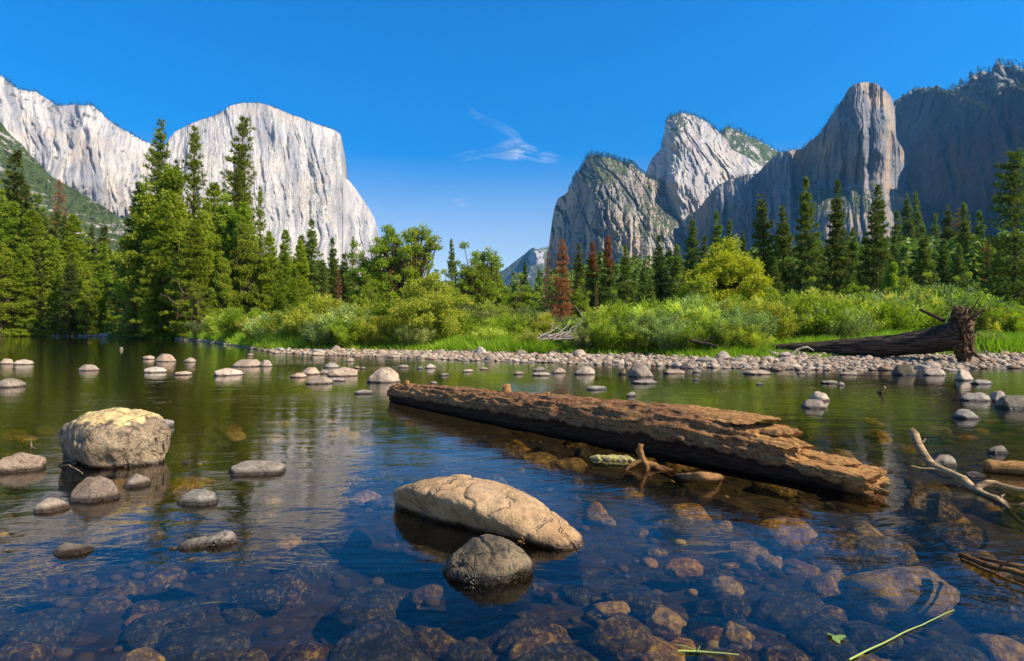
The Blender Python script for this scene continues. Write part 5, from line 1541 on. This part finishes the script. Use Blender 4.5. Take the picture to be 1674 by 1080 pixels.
def dead_log(BARKM, PALE):
    A, Bv = (-2.42, 12.75, 0.0), (3.32, 5.58, 0.0)
    M = local_frame(A, Bv)
    L = (Vector(Bv) - Vector(A)).length
    root = bpy.data.objects.new('fallen_log', None)
    root.matrix_world = M
    COL.objects.link(root)
    tag(root, 'thick brown rotting log with a splintered near end, lying across the water', 'log')
    ns, nt = 620, 150
    x = np.linspace(0, 1, ns)
    rad = np.interp(x, [0, .03, .2, .5, .8, 1], [.17, .20, .225, .268, .315, .21])
    zc = np.interp(x, [0, .2, .5, .8, 1], [.12, .17, .22, .24, .08])
    th = np.linspace(0, 2 * np.pi, nt, endpoint=False)
    X = np.broadcast_to((x * L)[:, None], (ns, nt)).copy()
    Y = rad[:, None] * np.cos(th)
    Z = rad[:, None] * np.sin(th)
    q = np.stack([X, Y, Z], -1)
    furrow = fbm(np.stack([X / .55, th[None] * 2.6 + 0 * X, X * 0], -1), 4, ridged=True)
    plate = fbm(q / .16 + 3, 4)
    lump = fbm(q / .8 + 7, 3)
    # bark covers the top; smoother below its ragged edge, where shade is painted dark
    side = np.cos(th)[None] + 0 * X                    # towards camera-left is -y in this frame: see below
    edge = .30 * fbm(np.stack([X / .35, X * 0, X * 0 + 2], -1), 4) + .12 * fbm(q / .1, 3)
    barkmask = sm(np.sin(th)[None] + edge, -.10, .0)
    dr = (.042 * furrow + .024 * plate) * (.25 + .75 * barkmask) + .035 * lump + .022 * barkmask
    Rr = rad[:, None] + dr
    Y = Rr * np.cos(th) - .15 * np.sin(np.pi * x)[:, None]
    Z = Rr * np.sin(th) + zc[:, None]
    # torn end: upper wood is missing beyond the break, in steps
    pxs = np.interp(x, [0, .62, .74, .8, .86, .92, 1], [645, 1060, 1160, 1220, 1290, 1350, 1445])
    jag = .04 * fbm(np.stack([X / .12, Y / .10, X * 0], -1), 3) + .02 * fbm(np.stack([X / .04, Y / .03, X * 0], -1), 2)
    cut = np.interp(x, [0, .845, .855, .885, .892, .915, .925, .935, 1], [2, 2, .47, .44, .38, .36, .25, .22, .17])[:, None] + jag * np.where(x > .9, .5, 1)[:, None]
    grain = .010 * fbm(np.stack([X / .8, Y / .018, X * 0 + 5], -1), 3)
    wood = (Z > cut - .01).astype(float)
    Z = np.minimum(Z, cut + grain)
    # ragged ends
    e = .16 * fbm(np.stack([Y / .09, Z / .09, X * 0], -1), 3) + .05 * fbm(np.stack([Y / .03, Z / .03, X * 0], -1), 2)
    X = X + e * sm(x, .965, 1)[:, None] + .10 * fbm(np.stack([Y / .08, Z / .08, X * 0 + 9], -1), 3) * (1 - sm(x, 0, .02))[:, None]
    wood = np.maximum(wood, sm(x, .975, .99)[:, None])
    wood = np.maximum(wood, (1 - barkmask) * .0)
    # bare yellow patches on top
    for cx_, w_ in ((.105, .03), (.30, .025), (.165, .05)):
        wood = np.maximum(wood, .8 * sm(plate * .6 + 1 - np.hypot((x[:, None] - cx_) / w_, (np.sin(th)[None] - .55) / .5), 0.1, .5))
    mb = MB()
    P = np.stack([X, Y, Z], -1)
    mb.add(P.reshape(-1, 3), grid_faces(nt, ns, True), wood.ravel(), ((1 - sm(np.sin(th)[None] + edge, -.02, .12)) * (1 - wood)).ravel())  # last value masks the painted shade below the bark edge
    for j, fl in ((0, 0), (ns - 1, 1)):
        inner = [P[j]]
        c = P[j].mean(0)
        f_all = MB()
        rings = [P[j]]
        for k in range(1, 9):
            s = 1 - k / 9
            rg = c + (P[j] - c) * s
            rg[:, 0] += (.07 * fbm(rg / .05 + k, 3) - .05 * (1 - s)) * (1 if fl else -1)
            rings.append(rg)
        V = np.concatenate(rings)
        f = grid_faces(nt, 9, True)
        mb.add(V, f if fl else f[:, ::-1], .85)
        cc = np.concatenate([rings[-1], rings[-1].mean(0)[None]])
        f = np.stack([np.arange(nt), (np.arange(nt) + 1) % nt, np.full(nt, nt)], 1)
        mb.add(cc, f if fl else f[:, ::-1], .6)
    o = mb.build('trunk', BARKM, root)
    # torn plates of pale wood at the break
    def shard(x0, x1, y0, y1, z0, z1, zr, seed, label, thick=.035):
        nu_, nv_ = 90, 40
        U, V_ = np.meshgrid(np.linspace(0, 1, nu_), np.linspace(0, 1, nv_))
        tip = .10 * fbm(np.stack([V_ * 6, V_ * 0, V_ * 0 + seed], -1), 3)
        XX = x0 + (x1 - x0) * U * (1 - .42 * np.abs(V_ - .55) * U) + tip * U
        YY = y0 + (y1 - y0) * V_
        ZZ = z0 + (z1 - z0) * U + zr * np.sin(np.pi * V_) * (1 - .3 * U)
        n = .02 * fbm(np.stack([XX / .25, YY / .03, XX * 0 + seed], -1), 4) + .02 * fbm(np.stack([XX / .08, YY / .08, XX * 0], -1), 3)
        m2 = MB()
        for sgn, f_ in ((1, False), (-1, True)):
            tk = thick * np.minimum(1, np.minimum(U, 1 - U) * 9 + .1) * np.minimum(1, np.minimum(V_, 1 - V_) * 9 + .1)
            VV = np.stack([XX, YY, ZZ + n + sgn * tk * .5], -1).reshape(-1, 3)
            f = grid_faces(nu_, nv_)
            m2.add(VV, f[:, ::-1] if f_ else f, .95)
        s_ = m2.build('splinter', BARKM, root)
        if label: s_['label'] = label
    s_ = M.to_3x3()
    shard(L * .765, L * .905, -.26, .24, .50, .50, .085, 3, 'raised pale sheet of torn wood')
    shard(L * .85, L * .925, -.16, .18, .43, .42, .04, 5, None, .07)
    shard(L * .86, L * .945, -.30, .02, .36, .33, .03, 6, None, .06)
    shard(L * .90, L * .985, -.08, .22, .23, .20, .03, 7, None, .05)
    shard(L * .93, L * 1.02, -.20, -.13, .10, .07, .0, 8, None, .035)
    shard(L * .91, L * 1.0, .06, .12, .16, .12, .0, 9, None, .03)
    shard(L * .88, L * .965, -.30, -.24, .22, .19, .0, 10, None, .03)
    # broken branch stubs
    def stub(px, py_top, py_base, wpx, lean, label=None, cut_=True):
        # find the place on the axis from the pixel column
        best = min(((abs(HX + F * (M @ Vector((L * k / 400, 0, .3))).x / (M @ Vector((L * k / 400, 0, .3))).y - px), k) for k in range(401)))[1]
        c = M @ Vector((L * best / 400, 0, 0))
        D = c.y
        zt = CAMH + (HY - py_top) / F * D
        zb = CAMH + (HY - py_base) / F * D - .05
        r0 = wpx / F * D * .5
        pts = np.array([[0, 0, zb - .06], [0, 0, zb], [lean * .3, .01, zb + (zt - zb) * .45], [lean, .0, zt - .02], [lean * 1.25, 0, zt]])
        m2 = MB()
        tube(m2, np.array([np.interp(np.linspace(0, 4, 18), range(5), pts[:, k]) for k in range(3)]).T, np.interp(np.linspace(0, 1, 18), [0, .2, .5, .85, 1], [r0 * 1.7, r0 * 1.2, r0 * .8, r0 * .62, r0 * .25]), 18, .9, .35, px)
        v = np.concatenate(m2.v)
        s2 = m2.build('branch_stub', BARKM, None)
        s2.parent = root
        s2.matrix_parent_inverse = M.inverted() @ Matrix.Translation((c.x, c.y, 0))
        if label: s2['label'] = label
    stub(830, 628, 652, 20, -.03)
    stub(896, 640, 655, 9, .0)
    stub(1019, 668, 697, 20, .0)
    stub(667, 622, 640, 12, -.02)

def stick(name, pts, r0, r1, mat, label, cat, parts=(), wig=.03, sides=8, nm='stem'):
    """a branch: pts in world; parts: list of (pts, r0, r1) twigs"""
    base = np.array(pts[0], float)
    def curve(P, n=24):
        P = np.array(P, float)
        u = np.linspace(0, len(P) - 1, n)
        Q = np.stack([np.interp(u, range(len(P)), P[:, k]) for k in range(3)], -1)
        k = np.ones(3) / 3
        for _ in range(2):
            Q[1:-1] = (Q[:-2] + Q[1:-1] + Q[2:]) / 3
        L_ = np.linalg.norm(P[-1] - P[0])
        Q[1:-1] += wig * L_ * np.stack([fbm(Q[1:-1] / (.2 * L_ + .05) + 10 * k_, 3) for k_ in range(3)], -1)
        return Q
    if not parts:
        m = MB()
        tube(m, curve(pts) - base, np.linspace(r0, r1, 24), sides, .5, .25, r0 * 99)
        o = m.build(name, mat)
        o.location = base
        tag(o, label, cat)
        return o
    root = bpy.data.objects.new(name, None)
    root.location = base
    COL.objects.link(root)
    tag(root, label, cat)
    m = MB()
    tube(m, curve(pts) - base, np.linspace(r0, r1, 24), sides, .5, .3, r0 * 99)
    m.build(nm, mat, root)
    for P, a_, b_ in parts:
        m = MB()
        tube(m, curve(P, 14) - base, np.linspace(a_, b_, 14), 6, .5, .2, a_ * 77)
        m.build('twig', mat, root)
    return root

def fallen_trunk(DARK, ROOTM, PALE):
    A, Bv = (12.3, 29.6, .50), (18.1, 24.6, .92)
    M = local_frame(A, Bv)
    L = (Vector(Bv) - Vector(A)).length
    root = bpy.data.objects.new('fallen_tree', None)
    root.matrix_world = M
    COL.objects.link(root)
    tag(root, 'long dark fallen trunk with upturned roots on the right hand gravel bar', 'fallen tree')
    n, nt = 200, 64
    x = np.linspace(-.04, 1, n)
    rad = np.interp(x, [-.04, 0, .1, .5, .8, .93, 1], [.10, .16, .24, .38, .46, .52, .70])
    dz = np.interp(x, [0, .3, .7, .85, 1], [-.03, -.08, -.02, .08, .40])
    th = np.linspace(0, 2 * np.pi, nt, endpoint=False)
    X = np.broadcast_to((x * L)[:, None], (n, nt))
    fr = fbm(np.stack([X / 1.6, th[None] * 2.6 + 0 * X, X * 0], -1), 4, ridged=True)
    q = np.stack([X, np.cos(th) + 0 * X, np.sin(th) + 0 * X], -1)
    Rr = rad[:, None] * (1 + .10 * fr + .12 * fbm(q * .9, 3))
    P = np.stack([X, Rr * np.cos(th), Rr * np.sin(th) + dz[:, None]], -1)
    mb = MB()
    mb.add(P.reshape(-1, 3), grid_faces(nt, n, True))
    mb.build('trunk', DARK, root)
    # root plate: a ragged mass with many roots
    v, f = ICO[5]
    d = v.copy()
    rr = .9 + .38 * fbm(d * 2 + 4, 4) + .32 * fbm(d * 5, 4, ridged=True)
    v = d * rr[:, None] * np.array([.36, .60, 1.0]) + np.array([L * 1.0, 0, .35])
    mb = MB()
    mb.add(v, f)
    mb.build('root_plate', ROOTM, root)
    r = np.random.default_rng(12)
    for i in range(34):
        a_ = r.uniform(0, 6.283)
        b0 = np.array([L * 1.0 + r.uniform(-.1, .35), math.cos(a_) * .7, .35 + math.sin(a_) * .8])
        ln = r.uniform(.25, .75)
        dirn = np.array([r.uniform(-.2, .8), math.cos(a_), math.sin(a_)]) + r.normal(size=3) * .45
        dirn /= np.linalg.norm(dirn)
        p1 = b0 + dirn * ln * .5 + r.normal(size=3) * .08
        p2 = b0 + dirn * ln + r.normal(size=3) * .18
        P_ = np.stack([np.interp(np.linspace(0, 2, 10), [0, 1, 2], [b0[k], p1[k], p2[k]]) for k in range(3)], -1)
        m = MB()
        tube(m, P_, np.linspace(r.uniform(.03, .09), .012, 10), 6, .5, .3, i)
        m.build('root', ROOTM, root)
    m = MB()
    tube(m, [[L * .93, .2, .9], [L * .88, .1, 1.15], [L * .82, .1, 1.45]], [.08, .07, .055], 8, .5, .2)
    m.build('branch_stub', DARK, root)

def wood():
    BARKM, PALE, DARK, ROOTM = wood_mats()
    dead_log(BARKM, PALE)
    fallen_trunk(DARK, ROOTM, PALE)
    G = lambda px, py, z=0.0: wat(px, py, z)
    def AT(px, py, D): return at(px, py, D)
    # snag of roots beside the log
    D = 6.55
    stick('snag', [AT(1104, 776, D - .1), AT(1075, 765, D), AT(1052, 752, D), AT(1048, 735, D), AT(1047, 727, D)], .045, .028, BARKM, 'gnarled forked snag poking from the water beside the log', 'snag',
          [([AT(1050, 750, D), AT(1040, 757, D), AT(1026, 764, D - .05), AT(1016, 780, D - .15)], .03, .014), ([AT(1052, 752, D), AT(1060, 765, D - .1), AT(1052, 782, D - .2)], .03, .016), ([AT(1048, 745, D), AT(1041, 739, D), AT(1040, 734, D)], .018, .012), ([AT(1068, 762, D), AT(1085, 772, D - .1), AT(1104, 783, D - .15)], .05, .02)], wig=.06)
    stick('driftwood', [G(1108, 782, -.04), G(1130, 780, .05), G(1152, 779, .09), G(1170, 780, .05), G(1182, 783, -.04)], .05, .035, BARKM, 'short smooth hump of driftwood between snag and log', 'driftwood', sides=14)
    # leaning branch on the right
    stick('broken_branch', [AT(1490, 706, 6.6), AT(1505, 735, 6.4), AT(1525, 758, 6.2), AT(1560, 780, 5.9), AT(1600, 800, 5.6), AT(1640, 822, 5.25), AT(1700, 850, 4.9)], .046, .034, PALE, 'pale broken branch leaning out of the water on the right', 'branch',
          [([AT(1596, 800, 5.6), AT(1612, 786, 5.6), AT(1628, 790, 5.6), AT(1650, 800, 5.5), AT(1690, 800, 5.4)], .03, .018), ([AT(1490, 762, 6.2), AT(1530, 767, 6.1), AT(1580, 778, 6.0)], .012, .006), ([AT(1630, 815, 5.3), AT(1650, 835, 5.1), AT(1690, 870, 4.8)], .028, .015), ([AT(1560, 782, 5.9), AT(1600, 806, 5.6), AT(1640, 830, 5.4)], .016, .01), ([AT(1640, 822, 5.3), AT(1636, 812, 5.3), AT(1642, 808, 5.3)], .012, .006), ([AT(1500, 728, 6.5), AT(1509, 722, 6.5), AT(1513, 716, 6.5)], .016, .008), ([AT(1655, 832, 5.2), AT(1672, 822, 5.2), AT(1690, 826, 5.2)], .014, .007)], wig=.045)
    # plank at the right edge
    m = MB()
    tube(m, np.linspace(G(1608, 762, .05), G(1740, 772, .05), 30), np.interp(np.linspace(0, 1, 30), [0, .05, 1], [.05, .075, .085]), 16, .9, .22, 4)
    o = m.build('driftwood_log', BARKM)
    tag(o, 'short tan log lying in the water at the right edge', 'log')
    # dark twig bundle low right
    stick('twig_bundle', [G(1572, 908, .0), G(1610, 922, .03), G(1660, 935, .03), G(1720, 950, .02)], .022, .016, BARKM, 'dark wet bundle of twigs at the right edge of the foreground', 'twigs',
          [([G(1572, 915, .0), G(1620, 935, .03), G(1690, 965, .02)], .012, .006), ([G(1600, 912, .0), G(1650, 922, .06), G(1720, 930, .04)], .012, .006), ([G(1630, 925, .02), G(1655, 915, .10), G(1670, 908, .16)], .008, .003)], wig=.02)
    t = NT('reed')
    reed = t.done(t.bsdf((0.30, 0.36, 0.07), .5))
    stick('reed_stem', [G(1388, 1078, .008), G(1420, 1062, .008), G(1450, 1047, .008), G(1485, 1030, .008), G(1512, 1018, .008), G(1560, 997, .004)], .0045, .002, reed, 'long yellow green reed stem floating at bottom right', 'reed', wig=.008)
    stick('green_sprig', [G(1108, 1064, .008), G(1140, 1064, .008), G(1175, 1067, .008), G(1208, 1070, .008)], .005, .0025, reed, 'small green forked sprig floating at the bottom', 'twig', [([G(1140, 1064, .01), G(1120, 1056, .012), G(1106, 1054, .01)], .003, .002), ([G(1140, 1064, .01), G(1144, 1056, .03)], .003, .002)], wig=.01)
    # floating leaf
    m = MB()
    c = G(1367, 1041, .008)
    a_ = np.linspace(0, 6.283, 40, endpoint=False)
    rr = .032 * (1 + .35 * np.cos(3 * a_) + .12 * np.cos(7 * a_))
    V = np.stack([rr * np.cos(a_), rr * np.sin(a_) * 1.2, .006 * np.cos(2 * a_)], -1)
    V = np.concatenate([V, [[0, 0, .004]], V - [0, 0, .0015]])
    f = np.stack([np.arange(40), (np.arange(40) + 1) % 40, np.full(40, 40)], 1)
    m.add(V, np.concatenate([f, np.stack([(np.arange(40) + 1) % 40 + 41, np.arange(40) + 41, np.full(40, 40)], 1)]))
    t = NT('leaf_green')
    o = m.build('floating_leaf', t.done(t.bsdf((0.13, 0.20, 0.05), .5)))
    o.location = c
    tag(o, 'single lobed green leaf floating near the reed stem', 'leaf')
    # little sticks on the left
    stick('grass_twig', [G(47, 738, -.02), G(52, 728, .06), G(50, 716, .12)], .006, .003, PALE, 'thin forked pale twig rising from the water at far left', 'twig', [([G(60, 735, .0), G(52, 730, .03), G(46, 724, .06)], .005, .003)], wig=.03)
    stick('grass_twig', [G(96, 762, .0), G(112, 760, .05), G(135, 774, .03)], .007, .004, PALE, 'thin pale twigs caught at the foot of the big left boulder', 'twig', [([G(98, 760, .0), G(108, 752, .08), G(124, 757, .07)], .006, .003)], wig=.03)
    stick('snapped_stick', [G(1437, 642, -.02), G(1441, 638, .08), G(1447, 633, .16)], .05, .03, PALE, 'short snapped stick poking from the open water at right', 'stick')
    stick('wet_weed', [G(850, 888, .0), G(853, 884, .05), G(846, 884, .06)], .006, .003, BARKM, 'little tangle of weed between slab and dark stone', 'weed', [([G(840, 890, .0), G(848, 886, .04), G(858, 888, .03)], .005, .003), ([G(852, 892, .0), G(856, 882, .07), G(852, 878, .10)], .005, .003)], wig=.06)
    # brush pile and driftwood on the bar
    D = 31.5
    stick('brush_pile', [AT(882, 549, D), AT(905, 549, D), AT(930, 550, D), AT(952, 554, D)], .10, .07, TWIG, 'grey pile of dead branches above the gravel in the centre', 'driftwood',
          [([AT(878 + 9 * i, 553 - (i * 5) % 7, D - .3), AT(900 + 7 * i, 546 - (i * 7) % 12, D), AT(905 + 9 * i, 520 + (i * 11) % 24, D + .3)], .035, .012) for i in range(6)] + [([AT(885, 555, D - .3), AT(915, 553, D - .3), AT(955, 550, D - .2)], .06, .03), ([AT(905, 556, D - .3), AT(930, 545, D), AT(958, 540, D)], .03, .015), ([AT(930, 548, D), AT(955, 520, D), AT(938, 498, D + .3)], .03, .01), ([AT(925, 546, D), AT(905, 530, D), AT(880, 526, D)], .025, .01)], wig=.06, nm='log')
    D = 28.6
    stick('driftwood_branch', [AT(1128, 556, D), AT(1150, 560, D), AT(1172, 566, D - .3)], .08, .05, DARK, 'dark driftwood branch at the grass edge left of the fallen trunk', 'driftwood', [([AT(1150, 560, D), AT(1165, 550, D), AT(1178, 553, D)], .04, .015), ([AT(1140, 558, D), AT(1120, 548, D), AT(1108, 552, D)], .03, .01)], wig=.05, nm='log')
    D = 26.5
    stick('pale_branch', [AT(1290, 582, D), AT(1305, 570, D), AT(1318, 567, D), AT(1330, 573, D)], .05, .03, TWIG, 'pale arching branch leaning on the fallen trunk', 'branch', [([AT(1305, 572, D), AT(1308, 584, D - .3)], .03, .02), ([AT(1290, 580, D), AT(1270, 578, D), AT(1255, 572, D)], .03, .015), ([AT(1285, 584, D), AT(1262, 590, D - .2)], .025, .012)], wig=.06)
    D = 70.0
    stick('dead_snag', [AT(344, 560, D), AT(346, 548, D), AT(340, 538, D), AT(348, 528, D)], .28, .10, DARK, 'dark dead shrub standing at the tip of the grassy spit', 'snag', [([AT(346, 548, D), AT(356, 540, D), AT(366, 536, D)], .10, .04), ([AT(345, 546, D), AT(332, 538, D), AT(326, 531, D)], .09, .03), ([AT(346, 552, D), AT(338, 556, D), AT(332, 560, D)], .14, .06), ([AT(342, 540, D), AT(336, 522, D)], .06, .02)], wig=.08)
    # bare dead branches in the grove's shade
    D = 74.0
    stick('bare_branches', [AT(285, 545, D), AT(290, 510, D), AT(300, 480, D), AT(318, 455, D)], .05, .02, BARK, 'bleached bare branches in the dark shade of the grove', 'dead tree', [([AT(292, 500, D), AT(275, 485, D), AT(262, 480, D)], .08, .03), ([AT(296, 490, D), AT(312, 484, D), AT(330, 488, D)], .08, .03), ([AT(300, 480, D), AT(292, 462, D), AT(280, 452, D)], .07, .02), ([AT(288, 520, D), AT(306, 508, D), AT(322, 512, D)], .08, .03)], wig=.06)
    # beached log on the left shore
    p0, p1 = G(272, 550.5, .15), G(150, 548.5, .2)
    stick('beached_log', [at(165, 546.5, 108), at(215, 549, 105), at(262, 551.5, 99)], .28, .35, TWIG, 'pale log washed along the far left shore under the grove', 'log', wig=.004)

ground()
water()
mountains()
plants()
mountain_trees()
grass()
rocks()
cobbles()
bed_stones()
wood()
clouds()
haze()
